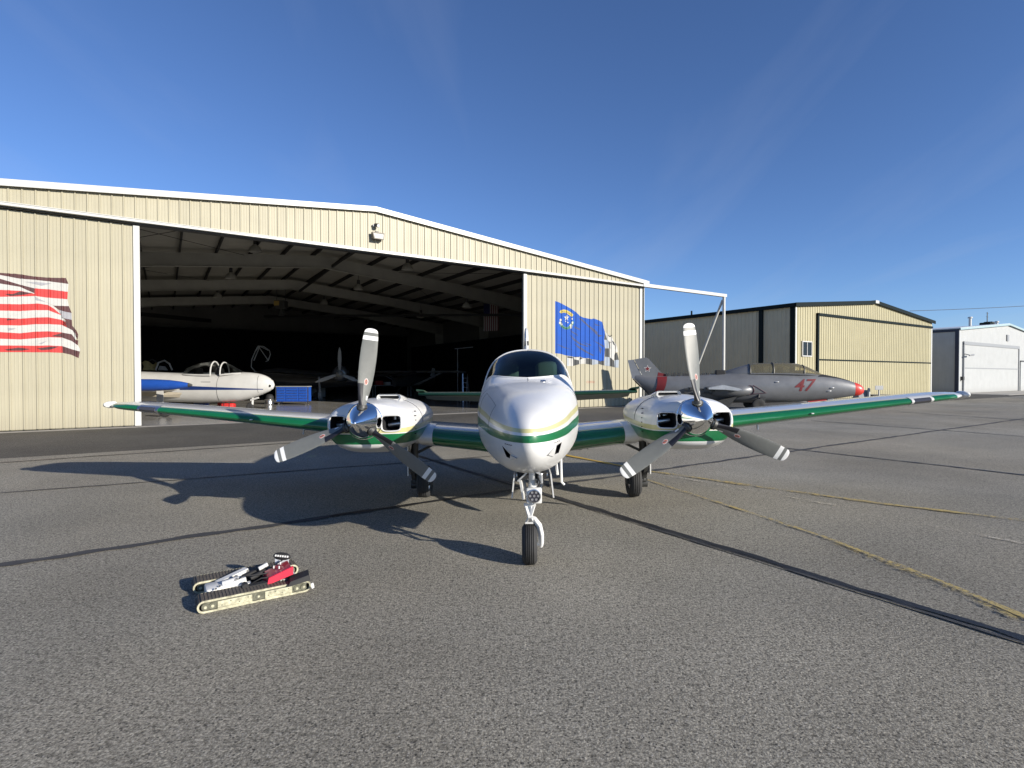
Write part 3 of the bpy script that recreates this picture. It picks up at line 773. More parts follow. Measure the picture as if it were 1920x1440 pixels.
# ------------------------------------------------------------------ second and third hangar
def far_wall(pts, z0f, ztf, per=.30, dep=.035, out=(0, -1)):
    """joined ribbed wall from x0 to x1 along local x (out = direction of the ribs)"""
    x0, x1 = pts; n = int((x1 - x0) / per); pr = []
    for i in range(n):
        x = x0 + i * per; pr += [(x, 0), (x + .03, dep), (x + .09, dep), (x + .12, 0)]
    pr.append((x1, 0)); return pr
def gable(x, w, eave, ridge, rx):
    return eave + (ridge - eave) * (x / rx if x <= rx else (w - x) / (w - rx))
def hangar2():
    W, E, RZ, RX, D_ = 21.5, 6.35, 7.3, 10.9, 26.0
    h = thing("aircraft_hangar", "cream ribbed hangar with a window and a closed bifold door behind the grey jet", "hangar", row(35.5, -1.5), (0, 0, TH))
    gt = lambda x: gable(x, W, E, RZ, RX)
    f = MB(); pr = far_wall((0, W), 0, 0)
    f.loft([[(x, -p, 0) for x, p in pr], [(x, -p, gt(x)) for x, p in pr]], cap0=False, cap1=False, closed=False)
    f.build("front_wall", M_clad2, h, fix=False)
    s = MB(); pr = far_wall((0, D_), 0, 0)
    s.loft([[(-p, y, 0) for y, p in pr], [(-p, y, E) for y, p in pr]], cap0=False, cap1=False, closed=False)
    s.build("side_wall", M_cladside, h, fix=False)
    s = MB().loft([[(W, y, 0) for y in (0, D_)], [(W, y, E) for y in (0, D_)]], cap0=False, cap1=False, closed=False)
    s.add([(0, D_, 0), (W, D_, 0), (W, D_, E), (RX, D_, RZ), (0, D_, E)], [(0, 1, 2, 3, 4)]).build("rear_walls", M_clad2, h, fix=False)
    r = MB()
    for xa, xb, za, zb in ((-.15, RX, E, RZ), (RX, W + .15, RZ, E)):
        r.loft([[(xa, -.12, za + .02), (xa, D_, za + .02), (xa, D_, za + .1), (xa, -.12, za + .1)], [(xb, -.12, zb + .02), (xb, D_, zb + .02), (xb, D_, zb + .1), (xb, -.12, zb + .1)]])
    r.build("roof", M_darktrim, h)
    t = MB()
    for xa, xb, za, zb in ((-.2, RX - .1, E, RZ), (RX + .1, W + .2, RZ, E)):
        rg = lambda x, z: [(x, -.2, z - .16), (x, -.14, z - .16), (x, -.14, z + .1), (x, -.2, z + .1)]
        t.loft([rg(xa, za), rg(xb, zb)])
    t.box((-.22, -.1, E - .16), (-.06, D_, E + .08))
    t.build("roof_trim", M_darktrim, h)
    MB().box((RX - .28, -.24, RZ - .12), (RX + .28, .3, RZ + .12), bev=.03).build("ridge_cap", M_trim, h)
    MB().box((-.02, -.06, 0), (.14, -.02, E - .16)).build("corner_trim", M_trim, h)
    MB().box((-.08, -.04, 0), (-.02, .28, E - .1)).build("corner_trim", M_darktrim, h)
    for y in (2.2, 15.7):
        MB().box((-.16, y, 0), (-.04, y + .28, E - .12)).build("downpipe", M_darktrim, h)
    for y in (9, 20): MB().cyl((.9, y, E), (.9, y, E + .55), .07, n=10).build("vent_pipe", M_darktrim, h)
    # bifold door
    dx0, dx1, dz = 2.55, 21.05, 5.95
    MB().box((dx0, -.16, 0), (dx0 + .2, -.04, dz)).box((dx0, -.16, dz - .18), (dx1 + .2, -.04, dz)).build("door_frame", M_darktrim, h)
    for za, zb in ((.05, 2.72), (2.82, dz - .2)):
        d = MB(); pr = far_wall((dx0 + .24, dx1), 0, 0)
        d.loft([[(x, -.08 - p, za) for x, p in pr], [(x, -.08 - p, zb) for x, p in pr]], cap0=False, cap1=False, closed=False)
        d.build("door_leaf", M_clad2, h, fix=False)
    MB().box((dx0 + .2, -.12, 2.72), (dx1, -.06, 2.82)).build("door_hinge_rail", M_darktrim, h)
    MB().box((dx1, -.10, 0), (dx1 + .22, -.04, dz)).build("door_trim", M_trim, h)
    # window
    w = MB().box((.78, -.09, 2.95), (1.98, -.03, 3.02)).box((.78, -.09, 3.92), (1.98, -.03, 3.99)).box((.78, -.09, 3.02), (.85, -.03, 3.92)).box((1.91, -.09, 3.02), (1.98, -.03, 3.92)).box((1.355, -.085, 3.02), (1.405, -.03, 3.92)).build("window", M_trim, h)
    MB().box((.85, -.06, 3.02), (1.355, -.045, 3.92)).build("pane", M_pane, w)
    MB().box((1.405, -.06, 3.02), (1.91, -.045, 3.92)).build("pane", M_pane, w)
    MB().box((2.25, -.14, 1.5), (2.37, -.03, 1.85)).build("door_switch", M_grey, h)
M_pane = mat("dark window pane", (0.010, 0.013, 0.016), 0.15, spec=0.25)
hangar2()
def hangar3():
    W, E, RZ, RX, D_ = 26.0, 6.0, 7.1, 13.2, 26.0
    h = thing("aircraft_hangar", "white hangar with a closed white door at the far end of the ramp", "hangar", row(62.6, -1.6), (0, 0, TH))
    gt = lambda x: gable(x, W, E, RZ, RX)
    f = MB(); pr = far_wall((0, W), 0, 0, dep=.02)
    f.loft([[(x, -p, 0) for x, p in pr], [(x, -p, gt(x)) for x, p in pr]], cap0=False, cap1=False, closed=False)
    f.build("front_wall", M_cladwhite, h, fix=False)
    MB().box((0, 0, 0), (.05, D_, E)).box((W - .05, 0, 0), (W, D_, E)).box((.05, D_ - .05, 0), (W - .05, D_, E)).build("side_walls", M_cladside3, h)
    MB().box((-.06, -.03, 0), (0, .25, E)).box((-.06, .25, E - .22), (0, D_, E)).build("dark_trim", mat("navy trim", (0.03, 0.04, 0.07), 0.5), h)
    MB().box((0, -.06, 0), (.3, -.025, E - .1)).build("corner_trim", M_cladwhite, h)
    r = MB()
    for xa, xb, za, zb in ((-.15, RX, E, RZ), (RX, W + .15, RZ, E)):
        r.loft([[(xa, -.15, za + .02), (xa, D_, za + .02), (xa, D_, za + .12), (xa, -.15, za + .12)], [(xb, -.15, zb + .02), (xb, D_, zb + .02), (xb, D_, zb + .12), (xb, -.15, zb + .12)]])
    r.build("roof", mat("white metal roof", (0.62, 0.66, 0.68), 0.4), h)
    t = MB()
    for xa, xb, za, zb in ((-.2, RX, E, RZ), (RX, W + .2, RZ, E)):
        rg = lambda x, z: [(x, -.22, z - .10), (x, -.16, z - .10), (x, -.16, z + .1), (x, -.22, z + .1)]
        t.loft([rg(xa, za), rg(xb, zb)])
    t.build("roof_trim", mat("pale blue trim", (0.30, 0.40, 0.42), 0.5), h)
    MB().box((.95, -.14, 0), (1.08, -.04, 4.75)).box((.95, -.14, 4.6), (16.6, -.04, 4.9)).box((16.45, -.14, 0), (16.6, -.04, 4.6)).build("door_frame", M_grey, h)
    for za, zb in ((.05, 2.35), (2.45, 4.6)):
        d = MB(); pr = far_wall((1.1, 16.4), 0, 0, dep=.02)
        d.loft([[(x, -.07 - p, za) for x, p in pr], [(x, -.07 - p, zb) for x, p in pr]], cap0=False, cap1=False, closed=False)
        d.build("door_leaf", M_cladwhite, h, fix=False)
    MB().box((1.1, -.10, 2.35), (16.4, -.05, 2.45)).build("door_hinge_rail", M_grey, h)
    MB().box((17.2, -.12, 3.2), (21, -.04, 3.35)).box((17.2, -.10, 0), (21, -.05, 3.2), 1).build("side_door", [M_dkmetal, M_cladwhite], h)
    MB().box((12.7, -.12, 5.35), (13.3, -.03, 6.0)).build("gable_vent", M_grey, h)
    MB().box((.4, -.25, 1.25), (.75, -.03, 1.6)).build("meter_box", M_dkmetal, h)
    MB().cyl((1.0, -.05, 3.75), (1.1, -.5, 3.6), .04, n=6).cyl((1.0, -.5, 3.55), (1.9, -.55, 3.65), .05, .09, 8).build("door_lamp", M_grey, h)
    MB().cyl((0, 3.0, 5.25), (-.5, 3.0, 5.3), .04, n=6).cyl((-.35, 3.2, 5.35), (-.55, 2.8, 5.2), .16, .1, 8).build("wall_lamp", M_trim, h)
    for u_, y, hh in ((1819, 2.5, .95), (1869, 2.0, .95), (1897, 2, .5)):
        q = on_plane(u_, 605, row(0, -1.6 + y), DX)[0] - 62.6
        MB().cyl((q, y, gt(q)), (q, y, gt(q) + hh), .13, n=10).cyl((q, y, gt(q) + hh), (q, y, gt(q) + hh + .15), .24, .18, 10).build("roof_vent", M_trim, h, smooth=40)
hangar3()
# equipment and mast seen over the white hangar's roof
am = thing("antenna_mast", "thin antenna mast rising from dark equipment on the white hangar's roof", "antenna", row(on_plane(1851, 600, row(0, 6.0), DX)[0], 6.0, 7.75), (0, 0, TH))
MB().box((-1.3, -.7, .62), (.1, .5, 1.25), bev=.1).build("equipment_box", M_darktrim, am)
MB().box((.25, -.5, .55), (1.35, .5, 1.45), bev=.1).build("equipment_box", M_black, am)
MB().cyl((0, 0, 0), (0, 0, 2.75), .07, .045, 8).build("mast", M_dkmetal, am)
MB().box((-1.2, -.6, -1.0), (-1.1, .4, .65)).box((1.15, -.4, -1.0), (1.25, .4, .6)).box((-.1, -.3, -1.0), (.1, .3, .65)).build('support_frame', M_dkmetal, am)
for z in (2.1, 2.6): MB().bar((-.5, 0, z), (.5, 0, z), .03, .03).build("cross_arm", M_dkmetal, am)
for a in (0, 2.1, 4.2): MB().cyl((.9 * cos(a), .9 * sin(a), .3), (0, 0, 1.5), .02, n=5).build("guy_wire", M_dkmetal, am)
p0, p1 = at_Y(1706, 583, 62), at_Y(2150, 555, 80)
cab = MB().tube([p0.lerp(p1, i / 14) + V((0, 0, -.5 * 4 * (i / 14) * (1 - i / 14) * .6)) for i in range(15)], .03, 5).build("overhead_cable", M_dkmetal)
tag(cab, "thin overhead cable crossing the sky above the white hangar", "cable")
# things standing in front of the second hangar
def gpt(u, v): return at_z(u, v)
p = at_Y(1648, 728, 33.0); p.z = 0
sg = thing("sign_post", "small grey sign board on a white post before the cream bifold door", "sign", p, (0, 0, R(8)))
MB().cyl((0, 0, 0), (0, 0, .92), .045, n=10).build("post", M_trim, sg, smooth=40)
MB().box((-.32, -.07, .80), (.24, -.045, 1.06), bev=.01).build("sign_board", M_grey, sg)
p = at_Y(1615, 745, 33.5); p.z = 0
bb = thing("concrete_barrier", "grey block standing beneath the red nose of the jet", "barrier", p, (0, 0, R(12)))
MB().add([(-.55, -.3, 0), (.42, -.3, 0), (.42, .3, 0), (-.55, .3, 0), (-.28, -.15, .72), (.30, -.15, .78), (.30, .15, .78), (-.28, .15, .72)], [(0, 3, 2, 1), (4, 5, 6, 7), (0, 1, 5, 4), (1, 2, 6, 5), (2, 3, 7, 6), (3, 0, 4, 7)]).build("block", mat("grey concrete block", (0.22, 0.23, 0.24), 0.85), bb)
p = at_Y(1629, 745, 33.2); p.z = 0
bo = MB().cyl(p, p + V((0, 0, .86)), .075, n=12).cyl(p + V((0, 0, .86)), p + V((0, 0, .93)), .075, .02, 12).build("bollard", M_trim, smooth=40)
tag(bo, "white bollard between the grey block and the small sign", "bollard")
p = at_Y(1638, 750, 34.2); p.z = 0
cb = thing("cable_reel", "low dark box on the ground behind the white bollard", "box", p)
MB().box((-.2, -.2, 0), (.2, .2, .45), bev=.03).build("box_body", M_black, cb)
MB().bar((-.2, 0, .47), (3.2, .4, .40), .04, .05).build("arm", M_dkmetal, cb)

# ------------------------------------------------------------------ the white and green twin
PL = thing("twin_engine_airplane", "white twin propeller airplane with green and gold stripes facing the camera", "airplane", (0.231, 7.37, -0.008), (0, R(-0.75), R(-1.5)))
def band_mat(name, spec, base=(0.64, 0.64, 0.63)):
    """paint scheme: bands given as (colour, ((y, z_low, z_high), (y, z_low, z_high))) in the aircraft's own coordinates"""
    m = bpy.data.materials.new(name); m.use_nodes = True
    nt = m.node_tree; b = nt.nodes['Principled BSDF']; L = nt.links
    tcn = nd(nt, 'ShaderNodeTexCoord'); sp = nd(nt, 'ShaderNodeSeparateXYZ'); L.new(tcn.outputs['Object'], sp.inputs[0])
    nz = nd(nt, 'ShaderNodeTexNoise'); nz.inputs['Scale'].default_value = 3; nz.inputs['Detail'].default_value = 6; L.new(tcn.outputs['Object'], nz.inputs['Vector'])
    f = nd(nt, 'ShaderNodeMapRange'); f.inputs[1].default_value = .3; f.inputs[2].default_value = .7; f.inputs[3].default_value = .94; f.inputs[4].default_value = 1.03
    L.new(nz.outputs[0], f.inputs[0])
    c = base
    for col, (a, e) in spec:
        def lin(i):
            n = nd(nt, 'ShaderNodeMapRange'); n.inputs[1].default_value = a[0]; n.inputs[2].default_value = e[0]
            n.inputs[3].default_value = a[i]; n.inputs[4].default_value = e[i]; L.new(sp.outputs[1], n.inputs[0]); return n.outputs[0]
        inside = math_(nt, 'MULTIPLY', math_(nt, 'GREATER_THAN', sp.outputs[2], lin(1)), math_(nt, 'LESS_THAN', sp.outputs[2], lin(2)))
        c = mixc(nt, inside, c, col)
    s = nd(nt, 'ShaderNodeVectorMath', operation='SCALE'); L.new(c, s.inputs[0]); L.new(f.outputs[0], s.inputs['Scale'])
    L.new(s.outputs[0], b.inputs['Base Color'])
    b.inputs['Roughness'].default_value = 0.34; b.inputs['Coat Weight'].default_value = 0.32; b.inputs['Coat Roughness'].default_value = 0.10
    bp = nd(nt, 'ShaderNodeBump'); bp.inputs['Strength'].default_value = 0.06; bp.inputs['Distance'].default_value = 0.02
    n2 = nd(nt, 'ShaderNodeTexNoise'); n2.inputs['Scale'].default_value = 7; n2.inputs['Detail'].default_value = 1; L.new(tcn.outputs['Object'], n2.inputs['Vector'])
    L.new(n2.outputs[0], bp.inputs['Height']); L.new(bp.outputs[0], b.inputs['Normal'])
    return m
GRN, CRM = (0.006, 0.125, 0.042), (0.52, 0.49, 0.24)
M_fus = band_mat("fuselage paint scheme", [(GRN, ((-3.27, 1.150, 1.205), (-1.3, 1.115, 1.22))), (CRM, ((-3.27, 1.226, 1.256), (-1.3, 1.275, 1.335)))])
M_nac = band_mat("nacelle paint scheme", [(GRN, ((-1.7, .955, 1.065), (-.6, .905, 1.055))), (CRM, ((-1.7, 1.075, 1.125), (-.6, 1.07, 1.125)))])
M_lin = mat("cabin lining", (0.10, 0.10, 0.095), 0.8)
M_wind = glass("tinted windshield", (0.21, 0.32, 0.35), 1.0)
M_side = glass("tinted side window", (0.30, 0.42, 0.38), 1.0)

# fuselage: stations with nine control points from keel to crown
def se_station(y, zb, zc, zt, hw, eu, el):
    pts = []
    for i in range(9):
        a = -pi / 2 + pi * i / 8; c, q = cos(a), sin(a); e = eu if q >= 0 else el
        pts.append((hw * abs(c) ** (2 / e), y, zc + math.copysign(abs(q) ** (2 / e), q) * ((zt - zc) if q >= 0 else (zc - zb))))
    return pts
def ex(y, *p): return [(a, y, b) for a, b in p]
ST = [se_station(-3.312, 1.168, 1.17, 1.172, .002, 2, 2),
      se_station(-3.30, 1.10, 1.17, 1.235, .045, 2, 2),
      se_station(-3.24, 1.02, 1.165, 1.305, .112, 2.1, 2),
      se_station(-3.12, .935, 1.16, 1.37, .182, 2.1, 2),
      se_station(-2.9, .86, 1.155, 1.43, .262, 2.2, 2.05),
      se_station(-2.55, .785, 1.15, 1.49, .352, 2.3, 2.2),
      se_station(-2.1, .735, 1.155, 1.54, .43, 2.5, 2.45),
      se_station(-1.6, .71, 1.165, 1.59, .522, 2.8, 2.6),
      se_station(-1.15, .70, 1.18, 1.625, .585, 3.0, 2.7),
      ex(-.78, (0, .70), (.27, .705), (.46, .77), (.575, 1.0), (.59, 1.25), (.55, 1.50), (.43, 1.70), (.26, 1.80), (0, 1.835)),
      ex(-.42, (0, .70), (.29, .71), (.48, .79), (.585, 1.02), (.60, 1.28), (.56, 1.54), (.455, 1.81), (.275, 1.945), (0, 1.985)),
      ex(.1, (0, .70), (.30, .71), (.49, .80), (.60, 1.04), (.612, 1.30), (.575, 1.56), (.475, 1.84), (.30, 1.98), (0, 2.03)),
      ex(.9, (0, .71), (.30, .72), (.49, .81), (.60, 1.05), (.612, 1.31), (.575, 1.56), (.475, 1.83), (.30, 1.97), (0, 2.02)),
      ex(1.8, (0, .76), (.28, .77), (.46, .85), (.56, 1.07), (.57, 1.31), (.53, 1.54), (.43, 1.76), (.26, 1.88), (0, 1.92)),
      se_station(2.7, .85, 1.22, 1.72, .45, 2.1, 2.4),
      se_station(3.8, .97, 1.24, 1.54, .28, 2, 2.2),
      se_station(4.8, 1.06, 1.25, 1.43, .15, 2, 2),
      se_station(5.6, 1.15, 1.25, 1.34, .05, 2, 2)]
YS = [s[0][1] for s in ST]
def fus(y, t):
    """point of the skin: y along, t from keel (0) to crown (1), right side"""
    y = min(max(y, YS[0]), YS[-1])
    i = max(j for j in range(len(YS) - 1) if YS[j] <= y + 1e-9); f = (y - YS[i]) / (YS[i + 1] - YS[i])
    q = t * 8; k = min(int(q), 7); g = q - k
    def crs(s):
        P = [V(s[min(max(k + j, 0), 8)]) for j in (-1, 0, 1, 2)]
        if k == 0: P[0] = V((-P[2].x, P[2].y, P[2].z))
        if k == 7: P[3] = V((-P[1].x, P[1].y, P[1].z))
        return 0.5 * ((2 * P[1]) + (P[2] - P[0]) * g + (2 * P[0] - 5 * P[1] + 4 * P[2] - P[3]) * g * g + (3 * P[1] - P[0] - 3 * P[2] + P[3]) * g ** 3)
    # non-uniform Hermite along the length
    c = [crs(ST[min(max(i + j, 0), len(ST) - 1)]) for j in (-1, 0, 1, 2)]
    h = YS[i + 1] - YS[i]
    def tan_(a, b, d0, d1):
        return (b - a) / max(d1 - d0, 1e-6)
    y_ = [YS[min(max(i + j, 0), len(ST) - 1)] for j in (-1, 0, 1, 2)]
    m0, m1 = tan_(c[0], c[2], y_[0], y_[2]) * h, tan_(c[1], c[3], y_[1], y_[3]) * h
    f2, f3 = f * f, f ** 3
    p = c[1] * (2 * f3 - 3 * f2 + 1) + m0 * (f3 - 2 * f2 + f) + c[2] * (-2 * f3 + 3 * f2) + m1 * (f3 - f2)
    if t == 0 or t == 1: p.x = 0
    return V((max(p.x, 0), y, p.z))
TS = .585                                             # window sill
ya = lambda t: -1.13 + .50 * (1 - min(1, max(0, (t - TS) / (1 - TS)))) ** 1.4
yb = lambda t: -.40 - .10 * (1 - min(1, max(0, (t - TS) / (1 - TS)))) ** 1.2
rows = []
for y in (-3.312, -3.308, -3.30, -3.28, -3.24, -3.18, -3.1, -3.0, -2.85, -2.7, -2.5, -2.3, -2.1, -1.9, -1.75): rows.append(lambda t, y=y: y)
for f in (.25, .5, .75, .93): rows.append(lambda t, f=f: -1.75 + (ya(t) + 1.75) * f)
iA = len(rows)
for k in range(7): rows.append(lambda t, k=k: ya(t) + (yb(t) - ya(t)) * k / 6)
iB = len(rows) - 1
rows.append(lambda t: yb(t) + .05); iC = len(rows) - 1
for y in (.0, .42): rows.append(lambda t, y=y: yb(t) + .05 + (.42 - yb(t) - .05) * (.5 if y == 0 else 1))
iD = len(rows) - 1
rows.append(lambda t: .50); iE = len(rows) - 1
for y in (.85, 1.2): rows.append(lambda t, y=y: y)
iF = len(rows) - 1
for y in (1.5, 1.9, 2.4, 2.9, 3.5, 4.2, 4.9, 5.6): rows.append(lambda t, y=y: y)
tv = [i / 14 * TS for i in range(14)] + [TS + (1 - TS) * i / 14 for i in range(15)]
tS0 = 14; tW1 = 14 + 9                                # rows of t that bound the side windows
nt_ = len(tv)
grid = [[fus(r(t), t) for t in tv] for r in rows]
body, wind, panes = MB(), MB(), {}
for i in range(len(rows) - 1):
    for k in range(nt_ - 1):
        for sg_ in (1, -1):
            q = [grid[i][k], grid[i][k + 1], grid[i + 1][k + 1], grid[i + 1][k]]
            q = [(p.x * sg_, p.y, p.z) for p in q]
            if iA <= i < iB and k >= tS0: wind.add(q, [(0, 1, 2, 3)])
            elif iC <= i < iD and tS0 <= k < tW1: panes.setdefault((0, sg_), MB()).add(q, [(0, 1, 2, 3)])
            elif iE <= i < iF and tS0 <= k < tW1: panes.setdefault((1, sg_), MB()).add(q, [(0, 1, 2, 3)])
            else: body.add(q, [(0, 1, 2, 3)])
fo = body.build("fuselage", M_fus, PL, smooth=50)
# chin air inlets: real cut-outs
cutters = []
for sg_ in (1, -1):
    P3 = [(.218, 1.097), (.149, 1.04), (.156, 1.0), (.183, 1.004)] if sg_ < 0 else [(.225, 1.09), (.278, 1.097), (.25, 1.008), (.21, 1.013)]
    cutters.append(MB().prism(P3, -3.5, -2.78, lambda p, d: (sg_ * p[0], d, p[1])).build("cutter", M_black, PL))
cut(fo, cutters)
wo = wind.build("windshield", M_wind, PL, smooth=60)
for (w_, sg_), mb in panes.items(): mb.build("side_window", M_side, PL, smooth=60)
# window surrounds, hood seam, latch and trim on the nose
def skin(y, t, sg_=1, off=.004):
    e = 1e-3; p = fus(y, t); a = fus(y + e, t) - fus(y - e, t); b = fus(y, min(1, t + e)) - fus(y, max(0, t - e))
    n = a.cross(b).normalized()
    if n.dot(V((p.x, 0, p.z - 1.2))) < 0 and y > -3: n = -n
    if y <= -3 and n.y > 0: n = -n
    p = p + n * off; return V((p.x * sg_, p.y, p.z))
for sg_ in (1, -1):
    MB().tube([skin(ya(t), t, sg_, .002) for t in tv[tS0:]], .010, 6, flat=1).build("windshield_trim", M_white, PL, smooth=60)
    MB().tube([skin(yb(t) + .012, t, sg_, .002) for t in tv[tS0:]], .011, 6).build("windshield_trim", M_white, PL, smooth=60)
    MB().tube([skin(y, TS - .004, sg_, .002) for y in [-.63 + .08 * i for i in range(24)]], .009, 6).build("sill_trim", M_white, PL, smooth=60)
M_seam = mat("panel seam", (0.05, 0.05, 0.05), 0.8)
sm = MB()
sm.tube([skin(-1.12 - .05 * i, .998 + .0002 * i, 1, .0) for i in range(5)], .004, 4)
sm.tube([skin(-1.34, .995 - .006 * i, 1, .0) for i in range(6)], .004, 4)
sm.build("hood_seam", M_seam, PL)
def seam(name, pts, r=.0015): return MB().tube(pts, r, 4).build(name, M_seam, PL)
for sg_ in (1, -1):
    seam("nose_seam", [skin(-1.30, t, sg_, .0005) for t in [.12 + .03 * i for i in range(27)]])
seam("baggage_door_edge", [skin(y, .72, -1, .0005) for y in [-2.45 + .09 * i for i in range(11)]])
seam("baggage_door_edge", [skin(-2.45, t, -1, .0005) for t in [.50 + .022 * i for i in range(11)]])
seam("baggage_door_edge", [skin(-1.55, t, -1, .0005) for t in [.50 + .022 * i for i in range(11)]])
rv = MB()
for sg_ in (1, -1):
    for y in (-1.26, -1.34):
        for i in range(40):
            t = .12 + .021 * i
            p = skin(y, t, sg_, .0); q = skin(y, t, sg_, .0012)
            if (q - p).length > 1e-5: rv.cyl(p, q, .0035, .0025, 5)
    for k in range(14):
        y = -2.5 + .09 * k
        for t in (.30, .455): 
            p = skin(y, t, sg_, .0); q = skin(y, t, sg_, .0012)
            if (q - p).length > 1e-5: rv.cyl(p, q, .0035, .0025, 5)
ro = rv.build("rivets", mat("painted rivet", (0.50, 0.50, 0.49), 0.4), PL); ro['kind'] = 'stuff'
for sg_ in (1,):
    l = skin(-1.42, .93, 1, .004); MB().cyl(l, l + V((0, -.004, .012)), .032, n=14).build("hood_latch", M_alu, PL)
for sg_ in (1, -1):                                   # light faced plates beside the chin inlets
    pl = [(.145, 1.035), (.095, 1.02), (.15, .985)] if sg_ < 0 else [(.20, 1.085), (.15, 1.035), (.20, 1.0)]
    def onskin(x, z):
        lo, hi = -3.3, -2.0
        for _ in range(30):
            mid = (lo + hi) / 2
            # half width of the skin at height z
            best = max((fus(mid, t).x for t in [j / 60 for j in range(30)] if abs(fus(mid, t).z - z) < .02), default=0)
            if best > x: hi = mid
            else: lo = mid
        return (lo + hi) / 2
    vs = [(sg_ * x, onskin(x, z) - .008, z) for x, z in pl]
    MB().add(vs + [(a, b + .02, c) for a, b, c in vs], [(0, 1, 2), (0, 3, 4, 1), (1, 4, 5, 2), (2, 5, 3, 0)]).build("inlet_ramp", M_white, PL)
# small stencil blocks over the inlets
for sg_ in (1, -1):
    sp = MB()
    for i in range(4):
        x = (.14 if sg_ < 0 else .20) + i * .016; z = 1.122
        y0 = onskin(x, z) - .004
        sp.box((sg_ * x - .005, y0 - .001, z - .003), (sg_ * x + .005, y0 + .004, z + .003))
    sp.build("stencil", M_seam, PL)

# cabin: floor, panel with glare shield, seats
MB().box((-.52, -.6, .82), (.52, 1.7, .86)).box((-.50, 1.6, .86), (.50, 1.66, 1.8)).build("cabin_floor", M_lin, PL)
MB().add([(-.47, -1.0, 1.52), (.47, -1.0, 1.52), (.50, -.62, 1.585), (-.50, -.62, 1.585), (-.50, -.60, 1.0), (.50, -.60, 1.0), (.47, -.95, 1.0), (-.47, -.95, 1.0)], [(0, 1, 2, 3), (3, 2, 5, 4), (0, 3, 4, 7), (1, 6, 5, 2), (0, 7, 6, 1)]).build("instrument_panel", M_black, PL)
M_seat = mat("beige seat leather", (0.36, 0.34, 0.25), 0.6)
for sg_ in (1, -1):
    s = MB().box((sg_ * .27 - .21, -.25, 1.05), (sg_ * .27 + .21, .25, 1.18), bev=.05)
    s.box((sg_ * .27 - .20, .2, 1.15), (sg_ * .27 + .20, .32, 1.62), bev=.06)
    so = s.build("seat", M_seat, PL, smooth=50)
    MB().box((sg_ * .27 - .15, .2, 1.60), (sg_ * .27 + .15, .33, 1.86), bev=.07).build("headrest", M_seat, so, smooth=50)
    MB().tube([(sg_ * .27, -.55, 1.38), (sg_ * .27, -.42, 1.42), (sg_ * .27 - .14, -.40, 1.50)], .018, 6).build("control_yoke", M_black, PL)
MB().box((-.07, -.72, 1.58), (.07, -.66, 1.66), bev=.02).build("compass", M_black, PL)

# ---- wings
def foil(n=13):
    """(chord fraction, half thickness up, down) from trailing edge over the top to the nose and back below"""
    xs = [0.5 * (1 + cos(pi * i / (n - 1))) ** 1.0 for i in range(n)]
    th = lambda x: 5 * (0.2969 * sqrt(x) - 0.126 * x - 0.3516 * x * x + 0.2843 * x ** 3 - 0.1036 * x ** 4)
    cm_ = lambda x: .018 * (1 - (2 * x - .6) ** 2)
    up = [(x, cm_(x) + th(x) * 1.0) for x in xs]
    dn = [(x, cm_(x) - th(x) * .85) for x in xs[::-1]]
    return up + dn[1:-1]
XS = [1, .9, .78, .64, .5, .37, .26, .17, 0.10, .080, .075, .060, .034, .018, .006, 0]
def foil2():
    th = lambda x: 5 * (0.2969 * sqrt(x) - 0.126 * x - 0.3516 * x * x + 0.2843 * x ** 3 - 0.1036 * x ** 4)
    cm_ = lambda x: .075 * x ** .8 * (1 - x) * 1.2
    up = [(x, cm_(x) + th(x)) for x in XS]; dn = [(x, cm_(x) - th(x) * .95) for x in XS[::-1]]
    return up + dn[1:-1]
FO = foil2(); NF = len(FO)
# x, leading edge y, chord, z of the leading edge, thickness, twist (deg, nose up)
WING = [(.45, -.98, 2.35, .855, .150, 2), (.62, -.90, 2.25, .865, .150, 2), (1.0, -.86, 2.12, .90, .150, 2), (1.7, -.82, 1.95, .975, .145, 2), (2.4, -.74, 1.78, 1.045, .14, 1.8), (3.4, -.62, 1.50, 1.135, .13, 1.2), (4.5, -.48, 1.22, 1.235, .125, .5), (5.38, -.37, 1.00, 1.31, .12, 0)]
TIP = [(5.50, -.34, .94, 1.318, .11, 0), (5.61, -.27, .82, 1.33, .10, 0), (5.68, -.16, .66, 1.338, .09, 0), (5.72, 0.0, .40, 1.343, .07, 0)]
def wsec(st, sg_):
    x, yl, c, z, t, tw = st; a = R(tw)
    out = []
    for fx, fz in FO:
        dy, dz = fx * c, fz * t * c
        out.append((sg_ * x, yl + dy * cos(a) + dz * sin(a), z - dy * sin(a) + dz * cos(a)))
    return out
def wsplit(sts, step=.2):
    o = []
    for a, b in zip(sts, sts[1:]):
        k = max(1, int((b[0] - a[0]) / step)); o += [tuple(p + (q - p) * i / k for p, q in zip(a, b)) for i in range(k)]
    return o + [sts[-1]]
iN = FO.index(min(FO, key=lambda p: p[0]))
def wmat(k):
    """k = segment index around the section: white above, gold pin line, green nose band, white below"""
    f0, f1 = FO[k][0], FO[(k + 1) % NF][0]; m_ = max(f0, f1); top = k < iN
    if top: return 1 if m_ <= .0605 else (2 if m_ <= .076 else 0)
    return 1 if m_ <= .081 else 0
